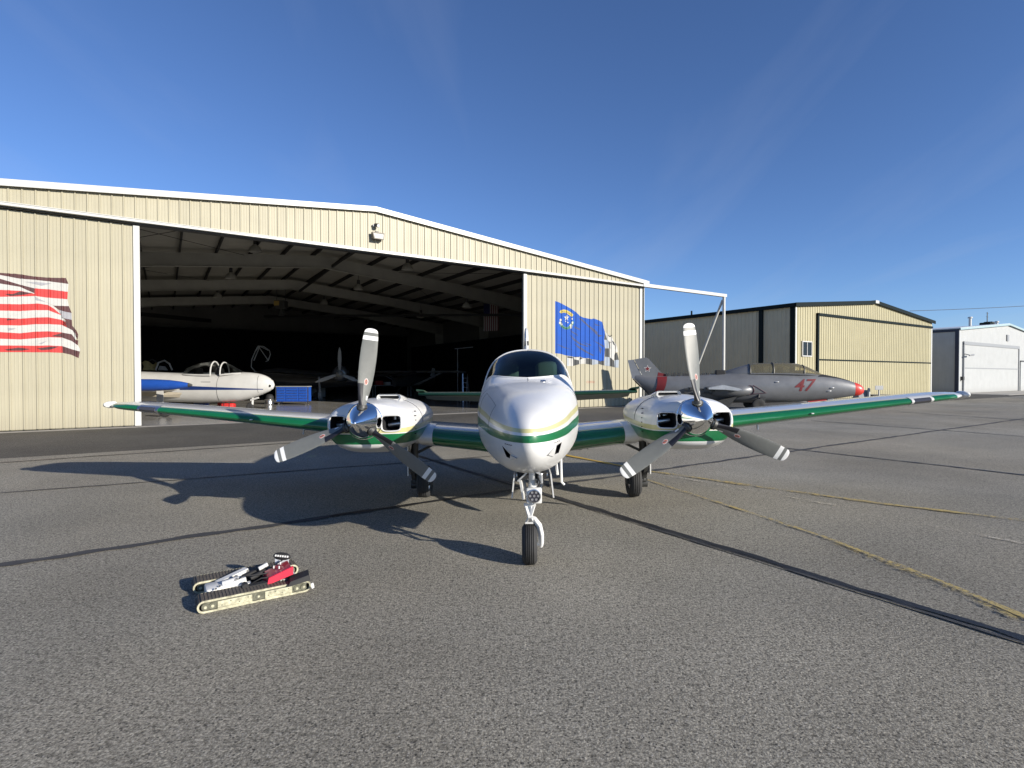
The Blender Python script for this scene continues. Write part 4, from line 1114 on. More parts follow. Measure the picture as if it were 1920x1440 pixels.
for sg_ in (1, -1):
    secs = wsplit(WING)
    w = MB(); xs_ = [s[0] for s in secs]
    def wm(i, k):
        x = (xs_[i] + xs_[i + 1]) / 2
        m_ = wmat(k)
        if 1.20 < x < 2.32: return 0
        if 5.0 < x < 5.22 and m_: return 0
        return m_
    w.loft([wsec(s, sg_) for s in secs], mis=wm)
    wo_ = w.build("wing", [M_white, M_green, M_cream], PL, smooth=45)
    t = MB().loft([wsec(s, sg_) for s in [WING[-1]] + TIP], mis=lambda i, k: (wmat(k) if i < (2 if sg_ < 0 else 1) else 0)).build("wing_tip", [M_white, M_green, M_cream], wo_, smooth=50)
    # landing light: bright metal box let into the nose of the wing, with a lens
    lb = MB()
    s1, s2 = interp(WING, 4.86), interp(WING, 5.16); s1 = (4.86,) + s1; s2 = (5.16,) + s2
    def grow(s, e): return (s[0], s[1] - e, s[2], s[3], s[4] * 1.06, s[5])
    r1, r2 = wsec(grow(s1, .006), sg_), wsec(grow(s2, .006), sg_)
    ks = [k for k in range(NF) if FO[k][0] <= .105 and (k <= iN or FO[k][0] <= .081)]
    lb.loft([[r1[k] for k in ks], [r2[k] for k in ks]], closed=False, cap0=True, cap1=True)
    ll = lb.build("landing_light", M_whitew if sg_ > 0 else M_alu, wo_, smooth=40)
    s1b, s2b = (4.90,) + interp(WING, 4.90), (5.12,) + interp(WING, 5.12)
    r1, r2 = wsec(grow(s1b, .012), sg_), wsec(grow(s2b, .012), sg_)
    ks = [k for k in range(NF) if FO[k][0] <= .035]
    MB().loft([[r1[k] for k in ks], [r2[k] for k in ks]], closed=False, cap0=True, cap1=True).build("landing_light_lens", mat("dark lamp glass", (0.05, 0.05, 0.055), 0.06, spec=0.9), wo_, smooth=40)
    p = V((sg_ * 5.68, -.20, 1.342)); MB().lathe([(-.10, .004), (-.08, .03), (-.02, .045), (.08, .045)], p, 'y', 12).build("navigation_light", mat("clear lamp cover", (0.75, 0.75, 0.72), 0.08, spec=0.9), wo_, smooth=60)
    MB().box((sg_ * 3.52 - .014, -.632, 1.143), (sg_ * 3.52 + .014, -.60, 1.155)).build("stall_vane", M_whitew, wo_)
    MB().tube([(sg_ * 2.95, -.35, 1.02), (sg_ * 2.95, -.38, .93)], .012, 6).build("fuel_vent", M_alu, wo_)
    # white cuff between the green nose band and the nacelle
    for xa, xb in ((1.17, 1.34),):
        sa, sb = (xa,) + interp(WING, xa), (xb,) + interp(WING, xb)
        g0, g1 = wsec(grow(sa, .012), sg_), wsec(grow(sb, .035), sg_)
        ks = [k for k in range(NF) if FO[k][0] <= .17]
        MB().loft([[g0[k] for k in ks], [g1[k] for k in ks]], closed=False, cap0=True, cap1=True).build("wing_cuff", M_white, wo_, smooth=40)
    # flap and aileron seams read from behind: thin drooped surfaces
    for xa, xb, nm_ in ((.75, 3.0, "flap"), (3.05, 5.2, "aileron")):
        sa, sb = interp(WING, xa), interp(WING, xb); a0 = []
        for x, s in ((xa, sa), (xb, sb)):
            ye = s[0] + s[1]; a0.append([(sg_ * x, ye - .05, s[2] - s[1] * sin(R(s[4])) + .012), (sg_ * x, ye + .05, s[2] - s[1] * sin(R(s[4])) - .012), (sg_ * x, ye - .05, s[2] - s[1] * sin(R(s[4])) - .012)])
        MB().loft(a0).build(nm_, M_white, wo_)

# ---- engines
M_dkin = mat("dark cowl inside", (0.012, 0.012, 0.013), 0.8)  # near-black inner faces of the cowl openings and nose gear bay
NX = 1.735
def nacelle(sg_):
    c = sg_ * NX
    N = [(-1.735, 1.205, .17, .17, .17, 2, 2), (-1.73, 1.205, .205, .225, .28, 2.1, 2.2), (-1.70, 1.20, .225, .255, .375, 2.3, 2.5), (-1.64, 1.19, .24, .265, .425, 2.4, 2.6), (-1.5, 1.18, .262, .305, .462, 2.4, 2.6), (-1.25, 1.17, .285, .33, .48, 2.3, 2.5), (-.9, 1.16, .30, .34, .485, 2.3, 2.4), (-.5, 1.15, .29, .32, .475, 2.2, 2.3), (0, 1.13, .26, .23, .43, 2.2, 2.2), (.6, 1.10, .21, .19, .33, 2.1, 2.1), (1.2, 1.07, .13, .12, .18, 2, 2), (1.55, 1.05, .03, .03, .04, 2, 2)]
    rings = []
    ys = []
    for a, b in zip(N, N[1:]):
        k = 4 if b[0] > -1.6 else 2
        ys += [tuple(p + (q - p) * i / k for p, q in zip(a, b)) for i in range(k)]
    ys.append(N[-1])
    for y, zc, up, dn, hw, eu, el in ys: rings.append(sring(c, zc, zc + up, zc - dn, hw, 48, eu, el, y))
    rings = [[(a, b, c_ - .035 * max(0, min(1, (.6 - b) / 1.6))) for a, b, c_ in r] for r in rings]
    o = MB().loft(rings).build("nacelle", M_nac, PL, smooth=50)
    cs = []
    for q in (1, -1):
        x0 = c + q * .285
        pr = []
        for i in range(24):
            a = 2 * pi * i / 24
            pr.append((x0 + .098 * math.copysign(abs(cos(a)) ** .45, cos(a)), 1.178 + .085 * math.copysign(abs(sin(a)) ** .45, sin(a))))
        cs.append(MB().prism(pr, -1.9, -1.36, lambda p, d: (p[0], d, p[1])).build("cutter", M_dkin, PL))
    cut(o, cs)
    for q in (1, -1):                                 # lip and cylinders inside each cooling inlet
        x0 = c + q * .285; lip = []
        for i in range(25):
            a = 2 * pi * i / 24
            x, z = x0 + .098 * math.copysign(abs(cos(a)) ** .45, cos(a)), 1.178 + .085 * math.copysign(abs(sin(a)) ** .45, sin(a))
            lo, hi = -1.75, -1.2
            for _ in range(22):
                m_ = (lo + hi) / 2; s = interp(N, m_); e = s[4] if z + .035 >= s[0] else s[5]; hz = s[1] if z + .035 >= s[0] else s[2]
                ins = (abs(x - c) / max(s[3], 1e-4)) ** e + (abs(z + .035 - s[0]) / max(hz, 1e-4)) ** e < 1
                if ins: hi = m_
                else: lo = m_
            lip.append((x, hi - .002, z))
        MB().tube(lip, .009, 6, cap=False).build("inlet_lip", M_white, o, smooth=60)
        MB().cyl((x0 - .08, -1.48, 1.14), (x0 + .08, -1.48, 1.16), .05, n=14).cyl((x0 - .02, -1.44, 1.10), (x0 - .02, -1.44, 1.26), .04, n=12).box((x0 + .02, -1.45, 1.18), (x0 + .085, -1.40, 1.23), bev=.01).build("engine_cylinder", M_alu, o, smooth=40)
        for j in range(5): MB().cyl((x0 - .07 + j * .03, -1.48, 1.132), (x0 - .066 + j * .03, -1.48, 1.132), .058, n=12).build("cooling_fin", M_alu, o) if False else None
    # exhaust cut line and cowl seam
    MB().tube([(p[0], p[1], p[2]) for p in sring(c, 1.13, 1.13 + .2955, 1.13 - .34, .4845, 40, 2.3, 2.45, -1.0)][0:21], .004, 4).build("cowl_seam", M_seam, o)
    # air scoop on top
    sx = c - sg_ * .12
    ring = lambda w, h, y, z: [(sx + (w - h) * (1 if cos(a) > 0 else -1) + h * cos(a), y, z + h * sin(a)) for a in [2 * pi * i / 20 + .01 for i in range(20)]]
    scp = MB().loft([ring(.135, .034, -1.14, 1.43), ring(.140, .039, -1.16, 1.43), ring(.140, .040, -1.12, 1.428), ring(.137, .038, -.95, 1.41), ring(.12, .03, -.65, 1.375), ring(.08, .02, -.4, 1.355)], cap0=False)
    scp.loft([ring(.135, .034, -1.14, 1.43), ring(.118, .020, -1.145, 1.43), ring(.112, .016, -1.09, 1.43)], cap0=False, cap1=False)
    sc_o = scp.build("air_scoop", M_white, o, smooth=45)
    MB().add(ring(.113, .017, -1.095, 1.43), [tuple(range(20))]).build("scoop_mouth", M_black, sc_o)
    for i in range(6):                                # fasteners along the cowl split
        a = R(-20 + i * 10); p = (c - sg_ * .47, -1.38 + .0 * i, 1.02 + i * .055)
        MB().cyl((c - sg_ * .455, -1.36, 1.03 + i * .05), (c - sg_ * .478, -1.36, 1.03 + i * .05), .006, n=6).build("fastener", M_seam, o)
    return o
for sg_ in (1, -1): nacelle(sg_)

# ---- propellers
M_blade = mat("grey propeller paint", (0.155, 0.16, 0.15), 0.42, var=0.12, vscale=8)
M_bwhite = mat("white propeller tip paint", (0.78, 0.78, 0.76), 0.4, var=0.05)
M_boot = mat("black rubber boot", (0.012, 0.012, 0.016), 0.35)
M_logo = mat("red emblem print", (0.42, 0.07, 0.03), 0.5)
BL = [(.12, .085, 62, .070), (.17, .088, 58, .060), (.22, .100, 52, .048), (.30, .128, 43, .032), (.40, .152, 36, .024), (.52, .166, 30, .019), (.64, .170, 26, .016), (.76, .165, 22, .013), (.845, .155, 20, .011), (.850, .154, 20, .011), (.893, .146, 19, .010), (.894, .146, 19, .010), (.928, .137, 18, .009), (.929, .137, 18, .009), (.948, .122, 17, .008), (.960, .095, 17, .007), (.967, .060, 17, .006), (.970, .022, 17, .004)]
def blade_mesh():
    rings = []
    cf = [-.5, -.46, -.38, -.25, -.12, .06, .25, .42, .5]
    for r, ch, be, th in BL:
        b = R(be); ring = []
        for side in (1, -1):
            for f in (cf if side == 1 else cf[::-1][1:-1]):
                w = ch * (f + .02); t_ = th * sqrt(max(0, 1 - (2 * f) ** 2)) * (.5 if r > .2 else .6) * side
                # chord runs from the leading edge (-x, forward) to the trailing edge
                ring.append((w * cos(b) + t_ * sin(b), w * sin(b) - t_ * cos(b), r))
        rings.append(ring)
    rs = [x[0] for x in BL]
    def ms(i, k):
        r = (rs[i] + rs[i + 1]) / 2
        if r > .9285 or (.8497 < r < .8935): return 1
        if .17 < r < .36 and (k <= 3 or k >= 12): return 2
        return 0
    mb = MB().loft(rings, mis=ms)
    # oval emblem on the front face, and a small white tag
    s = (.42,) + interp(BL, .42); b = R(s[2])
    def face(x, dr, off):
        q = interp(BL, .42 + dr); f = x / q[0]; t_ = q[2] * sqrt(max(0, 1 - (2 * f) ** 2)) * .5 + off; bb_ = R(q[1])
        return ((x + .02 * q[0]) * cos(bb_) + t_ * sin(bb_), (x + .02 * q[0]) * sin(bb_) - t_ * cos(bb_), .42 + dr)
    def oval(rx, ry, off, mi, a0=0, a1=2 * pi, n=20):
        mb.add([face(.006 + rx * cos(a0 + (a1 - a0) * i / n), ry * sin(a0 + (a1 - a0) * i / n), off) for i in range(n)], [tuple(range(n))], mi)
    oval(.021, .034, .0015, 1); oval(.018, .031, .0022, 3); oval(.0145, .0265, .0029, 1); oval(.0125, .024, .0036, 3)
    mb.add([face(.006 - .012, -.012, .0043), face(.006 - .005, -.019, .0043), face(.006 + .012, .012, .0043), face(.006 + .005, .019, .0043)], [(0, 1, 2, 3)], 0)
    mb.add([face(.018, -.19, .003), face(.038, -.19, .003), face(.038, -.145, .003), face(.018, -.145, .003)], [(0, 1, 2, 3)], 1)
    return mb
bsrc = None
for sg_, ang in ((-1, 8.0), (1, -6.0)):
    hub = MB().lathe([(0, .002), (.006, .014), (.03, .036), (.08, .076), (.15, .123), (.23, .164), (.30, .186), (.338, .193)], (0, -.365, 0), 'y', 40)
    hub.lathe([(.338, .193), (.341, .199), (.352, .199), (.355, .19), (.356, .02)], (0, -.365, 0), 'y', 40)
    h = hub.build("propeller", M_chrome, PL, smooth=40)
    h.location = (sg_ * NX, -1.715, 1.207)
    for i in range(3):
        if bsrc is None:
            b = blade_mesh().build("blade", [M_blade, M_bwhite, M_boot, M_logo], h, smooth=40, fix=False); bsrc = b
        else: b = share("blade", bsrc, h)
        b.location = (0, -.15, 0); b.rotation_euler = (0, R(ang + 120 * i), 0)
        k = MB().cyl((0, 0, .150), (0, 0, .178), .058, .052, 18).build("blade_collar", M_dkmetal, h, smooth=40)
        k.location = (0, -.15, 0); k.rotation_euler = (0, R(ang + 120 * i), 0)

# ---- landing gear
def wheel(name, parent, x, y, r, w, rim_r, grooves=4):
    prof = []
    n = 14
    hw = w / 2
    pts = [(-hw * .62, rim_r), (-hw * .86, rim_r + .02), (-hw, r - .35 * (r - rim_r)), (-hw * .92, r - .03), (-hw * .72, r - .010)]
    prof += pts
    for i in range(grooves):
        xc = -hw * .5 + hw * i / (grooves - 1) if grooves > 1 else 0
        g = w * .022
        rr = r - .004 * abs(xc / hw) * 2
        prof += [(xc - g * 1.15, rr), (xc - g, rr - .010), (xc + g, rr - .010), (xc + g * 1.15, rr)]
    prof += [(-a, b) for a, b in pts[::-1]]
    wh_ = MB().lathe(prof, (0, 0, 0), 'x', 36).build(name, M_tyre, parent, smooth=35)
    wh_.location = (x, y, r - .006)
    MB().lathe([(-hw * .60, .0), (-hw * .60, rim_r * .35), (-hw * .45, rim_r * .5), (-hw * .55, rim_r * .9), (-hw * .66, rim_r + .004), (hw * .66, rim_r + .004), (hw * .55, rim_r * .9), (hw * .45, rim_r * .5), (hw * .6, rim_r * .35), (hw * .6, 0)], (0, 0, 0), 'x', 24).build("rim", M_alu, wh_, smooth=35)
    return wh_
for sg_ in (1, -1):
    x = sg_ * 1.43
    wheel("main_wheel", PL, x, 0, .225, .165, .11)
    MB().cyl((x + sg_ * .14, 0, .22), (x + sg_ * .14, .02, .62), .032, n=12).cyl((x + sg_ * .14, .02, .5), (x + sg_ * .12, .02, 1.0), .048, n=12).cyl((x, 0, .22), (x + sg_ * .17, 0, .22), .03, n=10).build("main_strut", M_dkmetal, PL, smooth=40)
    MB().bar((x + sg_ * .14, -.05, .26), (x + sg_ * .14, -.16, .42), .05, .02).bar((x + sg_ * .14, -.16, .42), (x + sg_ * .14, -.05, .58), .05, .02).build("torque_link", M_dkmetal, PL)
    MB().cyl((x + sg_ * .1, .0, .62), (x - sg_ * .38, -.02, .86), .018, n=8).build("side_brace", M_dkmetal, PL)
    MB().box((x + sg_ * .19, -.16, .33), (x + sg_ * .205, .22, .82)).build("gear_door", M_white, PL)
    MB().box((x - sg_ * .09, .02, .16), (x - sg_ * .02, .1, .3)).cyl((x + sg_ * .12, .08, .17), (x + sg_ * .2, .08, .17), .06, n=12).build("brake", M_dkmetal, PL, smooth=40)
    MB().tube([(x + sg_ * .15, .05, .9), (x + sg_ * .18, -.06, .6), (x + sg_ * .16, -.05, .3), (x + sg_ * .13, .05, .2)], .008, 6).build("brake_hose", M_black, PL)
ny = -2.63; nx = -.005
wheel("nose_wheel", PL, nx, ny, .180, .132, .075, 5)
ns = MB().cyl((nx + .045, ny + .10, .80), (nx + .018, ny + .05, .55), .036, n=14).build("nose_strut", M_whitew, PL, smooth=40)
MB().cyl((nx + .018, ny + .05, .56), (nx + .008, ny + .03, .42), .026, n=12).build("strut_piston", M_alu, ns, smooth=40)
MB().cyl((nx + .045, ny + .10, .62), (nx + .04, ny + .095, .70), .046, n=14).cyl((nx + .03, ny + .06, .74), (nx + .03, ny + .06, .80), .05, n=14).build("strut_collar", M_alu, ns, smooth=40)
# single sided fork: curved channel down the right of the wheel
path = [(nx + .01, ny + .02, .405), (nx + .045, ny + .0, .395), (nx + .085, ny - .005, .34), (nx + .102, ny - .005, .26), (nx + .102, ny, .18), (nx + .098, ny, .155)]
fk = MB().tube(path, [.022, .026, .030, .030, .028, .024], 10, flat=.75)
for dy in (-.034, .034):
    fk.tube([(a + .004, b + dy, c) for a, b, c in path[1:]], .009, 6)
fk.cyl((nx + .115, ny, .174), (nx - .04, ny, .174), .02, n=10).build("nose_fork", M_whitew, PL, smooth=50)
MB().bar((nx - .03, ny - .03, .525), (nx + .0, ny - .10, .44), .022, .016).bar((nx + .045, ny - .03, .525), (nx + .012, ny - .10, .44), .022, .016).bar((nx + .005, ny - .10, .44), (nx - .025, ny - .0, .365), .018, .016).bar((nx + .008, ny - .10, .44), (nx + .035, ny - .0, .365), .018, .016).cyl((nx - .01, ny - .10, .44), (nx + .025, ny - .10, .44), .014, n=8).box((nx - .035, ny - .03, .36), (nx + .035, ny + .0, .375)).box((nx - .045, ny - .045, .52), (nx + .06, ny - .01, .54)).build("torque_link", M_whitew, PL)
tl = MB().box((nx - .022, ny - .115, .555), (nx + .112, ny - .065, .692), bev=.014).build("taxi_light", M_whitew, PL, smooth=40)
tl.rotation_euler = (0, 0, 0)
MB().lathe([(0, .060), (-.012, .060), (-.014, .052), (-.006, .051)], (nx + .045, ny - .115, .625), 'y', 24).build("light_bezel", M_alu, tl, smooth=30)
MB().cyl((nx + .045, ny - .121, .625), (nx + .045, ny - .118, .625), .052, n=20).build("light_face", mat("dark led lamp face", (0.035, 0.035, 0.045), 0.2), tl)
led = MB()
for i in range(7):
    a = 2 * pi * i / 6; r = 0 if i == 6 else .035
    led.cyl((nx + .045 + r * cos(a), ny - .124, .625 + r * sin(a)), (nx + .045 + r * cos(a), ny - .1215, .625 + r * sin(a)), .011, n=8)
led.build("led_cluster", mat("led reflectors", (0.5, 0.5, 0.52), 0.2, 0.7), tl)
# drag braces, steering links, bay hardware
MB().cyl((nx - .08, ny + .32, .86), (nx - .02, ny + .07, .58), .016, n=8).cyl((nx + .17, ny + .32, .86), (nx + .09, ny + .07, .58), .016, n=8).bar((nx - .085, ny + .06, .80), (nx - .045, ny + .05, .56), .028, .02).build("drag_brace", M_whitew, PL)
MB().cyl((nx - .11, ny + .06, .775), (nx + .17, ny + .06, .775), .018, n=10).box((nx + .085, ny + .0, .70), (nx + .125, ny + .05, .80), bev=.01).bar((nx + .04, ny - .02, .83), (nx + .11, ny + .0, .79), .02, .02).bar((nx - .10, ny, .73), (nx - .02, ny + .02, .80), .014, .014).build("steering_linkage", M_alu, PL)
MB().box((nx - .10, ny + .02, .745), (nx + .16, ny + .85, .80)).build("gear_bay", M_dkin, PL)
MB().tube([(nx + .07, ny + .02, .80), (nx + .10, ny - .02, .72), (nx + .075, ny - .03, .68)], .007, 6).build("lamp_cable", M_black, PL)
for sg_, x in ((-1, -.125), (1, .185)):
    MB().add([(x, ny + .0, .79), (x, ny + .75, .77), (x + sg_ * .02, ny + .72, .55), (x + sg_ * .025, ny + .05, .57), (x + sg_ * .012, ny, .79), (x + sg_ * .012, ny + .75, .77), (x + sg_ * .032, ny + .72, .55), (x + sg_ * .037, ny + .05, .57)], [(0, 1, 2, 3), (4, 7, 6, 5), (0, 3, 7, 4), (3, 2, 6, 7), (2, 1, 5, 6), (1, 0, 4, 5)]).build("nose_gear_door", M_white, PL)
MB().tube([(.30, ny + .3, .93), (.302, ny + .3, .80), (.305, ny + .3, .66), (.33, ny + .30, .635)], .011, 8).build("pitot_mast", M_whitew, PL, smooth=40)
MB().tube([(.25, ny + .35, .90), (.27, ny + .35, .72)], .012, 6).build("drain_mast", M_whitew, PL)
MB().box((.62, -.2, .66), (.72, .1, .74), bev=.02).tube([(.8, -.1, .73), (.8, -.1, .66)], .01, 6).build("belly_fairing", M_dkmetal, PL)
# ---- tail
M_dgreen = mat("dark green tail paint", (0.006, 0.032, 0.016), 0.35, coat=0.3)  # darker than the stripe green, for stabilizer edge and elevator
fin = MB()
def fsec(z, yl, c, t):
    return [(x_ * t * 5, yl + f * c, z) for f, x_ in ((0, 0), (.02, .06), (.08, .095), (.3, .1), (.6, .06), (1, .006), (1, -.006), (.6, -.06), (.3, -.1), (.08, -.095), (.02, -.06))]
fin.loft([fsec(1.32, 3.2, 2.35, .16), fsec(1.55, 3.75, 1.75, .15), (fsec(1.75, 4.05, 1.5, .14)), fsec(2.62, 4.62, .95, .095), fsec(2.72, 4.72, .78, .07), fsec(2.76, 4.88, .5, .02)])
fo_ = fin.build("fin", M_white, PL, smooth=40)
MB().box((-.052, 4.40, 2.33), (.052, 4.62, 2.42), bev=.01).build("fin_band", M_dkmetal, fo_)
for sg_ in (1, -1):
    def hsec(x, yl, c, z, t):
        return [(sg_ * x, yl + f * c, z + h * t) for f, h in ((0, 0), (.015, .25), (.06, .45), (.25, .55), (.5, .5), (.64, .36), (.64, -.36), (.5, -.5), (.25, -.55), (.06, -.45), (.015, -.25))]
    H = [(.08, 4.12, 1.25, 1.245, .115), (1.2, 4.28, 1.08, 1.265, .10), (2.2, 4.45, .9, 1.28, .085), (2.42, 4.52, .8, 1.285, .07)]
    hs = MB().loft([hsec(*h) for h in H], mis=lambda i, k: 1 if k in (0, 1, 2, 8, 9, 10) else 0).build("stabilizer", [M_white, M_dgreen], PL, smooth=40)
    # elevator hangs down, its balance horn stands up at the tip
    e = MB(); a = R(24)
    def esec(x, yl, c, z, t):
        y0, z0 = yl + c * .65, z; L_ = c * .44
        return [(sg_ * x, y0, z0 + t * .35), (sg_ * x, y0 + L_ * cos(a), z0 - L_ * sin(a) + .008), (sg_ * x, y0 + L_ * cos(a), z0 - L_ * sin(a) - .004), (sg_ * x, y0, z0 - t * .38)]
    e.loft([esec(*h) for h in [(.16,) + H[0][1:]] + H[1:3] + [(2.36, 4.50, .72, 1.285, .07)]])
    e.add([(sg_ * 2.24, 5.05, 1.285), (sg_ * 2.44, 5.05, 1.285), (sg_ * 2.46, 4.52, 1.40), (sg_ * 2.30, 4.56, 1.375), (sg_ * 2.24, 5.05, 1.255), (sg_ * 2.44, 5.05, 1.255), (sg_ * 2.46, 4.52, 1.36), (sg_ * 2.30, 4.56, 1.35)], [(0, 1, 2, 3), (4, 7, 6, 5), (0, 3, 7, 4), (3, 2, 6, 7), (2, 1, 5, 6), (1, 0, 4, 5)])
    e.build("elevator", M_dgreen, hs)
# aerials
MB().tube([(.0, .55, 2.02), (-.01, .62, 2.22)], [.012, .006], 6).build("whip_aerial", M_whitew, PL)
MB().tube([(.02, 1.2, 2.02), (.02, 2.8, 2.30), (.02, 4.75, 2.72)], .0025, 4).build("wire_aerial", M_dkmetal, PL)

# ------------------------------------------------------------------ jets: shared builder for bodies given as (x, z top, z bottom, half width)
def body_table(tab):
    xs = [t[0] for t in tab]
    def at(x): return interp(tab, x)
    def side(x, z, off=.004, e=2.2):
        zt, zb, hw = at(x); zc = (zt + zb) / 2; h = (zt - zb) / 2
        q = min(1, abs(z - zc) / max(h, 1e-4)); return -(hw * (1 - q ** e) ** (1 / e)) - off
    return at, side
def jet_body(tab, e=2.2, n=36, sub=3):
    mb = MB(); st_ = []
    for i, (a, b) in enumerate(zip(tab, tab[1:])):
        st_ += [a[0] + (b[0] - a[0]) * k / sub for k in range(sub)]
    st_.append(tab[-1][0])
    def sm_(x):
        # smooth the table a little
        d = .12; v = [interp(tab, x - d), interp(tab, x), interp(tab, x + d)]
        lo, hi = tab[0][0], tab[-1][0]
        if x - d < lo or x + d > hi: return v[1]
        return tuple((p + 2 * q + r) / 4 for p, q, r in zip(*v))
    rings = []
    for x in st_:
        zt, zb, hw = sm_(x); rings.append(sring(0, (zt + zb) / 2, zt, zb, hw, n, e, e, x, 'x'))
    return mb.loft(rings)
M_silver = mat("silver jet paint", (0.165, 0.17, 0.178), 0.42, 0.25, var=0.16, vscale=1.6, coat=0.15)
M_silver2 = mat("bright wing skin", (0.50, 0.51, 0.52), 0.35, 0.5, var=0.15)
M_jred = mat("red nose paint", (0.55, 0.035, 0.022), 0.4, coat=0.3, var=0.12)
M_dred = mat("red number paint", (0.14, 0.007, 0.011), 0.65)
M_canopy = glass("aged canopy perspex", (0.66, 0.63, 0.50), 0.9, 0.03)
nt_ = M_canopy.node_tree; d_ = nd(nt_, 'ShaderNodeBsdfDiffuse'); d_.inputs[0].default_value = (0.60, 0.54, 0.36, 1)
m_ = nd(nt_, 'ShaderNodeMixShader'); m_.inputs[0].default_value = 0.16
o_ = [n for n in nt_.nodes if n.type == 'OUTPUT_MATERIAL'][0]; q_ = o_.inputs[0].links[0].from_socket
nt_.links.new(q_, m_.inputs[1]); nt_.links.new(d_.outputs[0], m_.inputs[2]); nt_.links.new(m_.outputs[0], o_.inputs[0])
M_jglass = glass("clear canopy perspex", (0.55, 0.58, 0.58), 0.9, 0.02)

# ---- grey jet number 47
TJ, NJ = V((6.35, 27.6, 0)), V((16.62, 25.4, 0))
JA = (NJ - TJ).normalized(); JL = (NJ - TJ).length
jet = thing("jet_trainer", "silver grey jet trainer with red nose and number 47 on the ramp", "jet", TJ, (0, 0, atan2(JA.y, JA.x)))
def jp(u, v): return on_plane(u, v, TJ, JA)
JT = []
for u, vt, vb, hw in ((1190, 702, 716, .06), (1203, 703, 728, .16), (1222, 704.5, 740, .30), (1245, 705, 746, .40), (1290, 704, 750, .48), (1340, 701, 753, .58), (1372, 698.5, 755, .64), (1405, 697, 755, .66), (1440, 697, 755, .64), (1480, 697.5, 754, .58), (1515, 698.5, 752, .52), (1540, 701.5, 750, .46), (1570, 707.5, 747, .37), (1590, 713, 744, .29), (1600.5, 717, 742, .24)):
    x, zt = jp(u, vt); _, zb = jp(u, vb); JT.append((x, zt, zb, hw))
at_j, side_j = body_table(JT)
fz = jet_body(JT).build("fuselage", M_silver, jet, smooth=50)
x0, zt, zb, hw = JT[-1]; zc = (zt + zb) / 2; xe, ze = jp(1620, 732)
nr = []
for f in (0, .25, .5, .75, .92, 1.0):
    k = sqrt(max(0, 1 - f ** 1.9)) * .98 + .02
    c = zc + (ze - zc) * f; nr.append(sring(0, c, c + (zt - zc) * k * 1.01, c - (zc - zb) * k * 1.01, hw * k * 1.01, 28, 2.1, 2.1, x0 + (xe - x0) * f, 'x'))
MB().loft(nr).build("nose_cone", M_jred, jet, smooth=50)
# dark anti-glare panel on top of the nose
ag = MB(); ks = 9
g = []
for i in range(9):
    x = jp(1530 + 62 * i / 8, 700)[0]; zt, zb, hw = at_j(x); zc = (zt + zb) / 2; r = []
    wdt = (.75 - .35 * i / 8)
    for k in range(ks):
        a = pi / 2 + wdt * (k / (ks - 1) - .5) * 2
        r.append((x, (hw + .004) * math.copysign(abs(cos(a)) ** (2 / 2.2), cos(a)), zc + (zt - zc + .006) * abs(sin(a)) ** (2 / 2.2)))
    g.append(r)
ag.loft(g, closed=False, cap0=False, cap1=False).build("antiglare_panel", M_black, jet, smooth=50)
# spine behind the canopy
sp_ = []
for u, vt, w in ((1352, 700, .10), (1360, 696, .22), (1390, 686.5, .34), (1406, 682.5, .40)):
    x, z = jp(u, vt); b = at_j(x); sp_.append(sring(0, b[0] - .12, z, b[0] - .25, w, 20, 2.2, 2, x, 'x'))
MB().loft(sp_).build("dorsal_spine", M_silver, jet, smooth=45)
x, z = jp(1350, 694); MB().box((x - .22, -.25, z - .32), (x + .22, .25, z), bev=.03).build("engine_cover", M_black, jet)
eq = MB(); random.seed(3)
for i in range(12):
    u = 1252 + i * 7.4 + random.uniform(-2, 2); x, z = jp(u, 702.5); h = random.uniform(.05, .13)
    eq.box((x - .06, -.14, z - .06), (x + random.uniform(.03, .1), .1, z + h - .03))
eq['x'] if False else None
eo = eq.build("exposed_fittings", M_dkmetal, jet); eo['kind'] = 'stuff'
# canopy: glass with bows
def cring(u, vt, w, flat=False):
    x, z = jp(u, vt); b = at_j(x); base = b[0] - .10
    return [(x, w * cos(pi * k / 12) * (1 if k not in (0, 12) else 1.0), base + (z - base) * sin(pi * k / 12) ** .8) for k in range(13)]
cs_ = [(1404, 683, .40), (1418, 681, .42), (1447, 680.5, .43), (1475, 680.5, .43), (1495, 682, .41), (1512, 687, .36), (1524, 693, .30), (1538, 699.5, .20)]
MB().loft([cring(*c) for c in cs_], closed=False, cap0=False, cap1=False).build("canopy", M_canopy, jet, smooth=60)
for c, w in ((cs_[0], .035), ((1447, 680.2, .435), .04), ((1504, 684.5, .39), .035)):
    MB().tube([V(p) for p in cring(*c)], w * .8, 6).build("canopy_bow", M_dkmetal, jet, smooth=50)
MB().tube([(cring(*c)[12][0], -c[2] - .01, at_j(cring(*c)[12][0])[0] - .10) for c in cs_], .03, 6).build("canopy_rail", M_silver, jet, smooth=50)
MB().tube([(cring(*c)[12][0], c[2] + .01, at_j(cring(*c)[12][0])[0] - .10) for c in cs_], .03, 6).build("canopy_rail", M_silver, jet, smooth=50)
for u in (1419, 1462):
    x, z = jp(u, 700); so = MB().box((x - .12, -.22, z - .35), (x + .12, .22, z + .32), bev=.06).build("ejection_seat", M_dkmetal, jet, smooth=50)
    MB().box((x - .1, -.14, z + .26), (x + .1, .14, z + .44), bev=.05).build("headrest", mat("tan headrest", (0.3, 0.26, 0.18), 0.7), so)
x, z = jp(1498, 699); MB().box((x - .2, -.3, z - .2), (x + .2, .3, z + .12), bev=.05).build("instrument_coaming", M_black, jet)
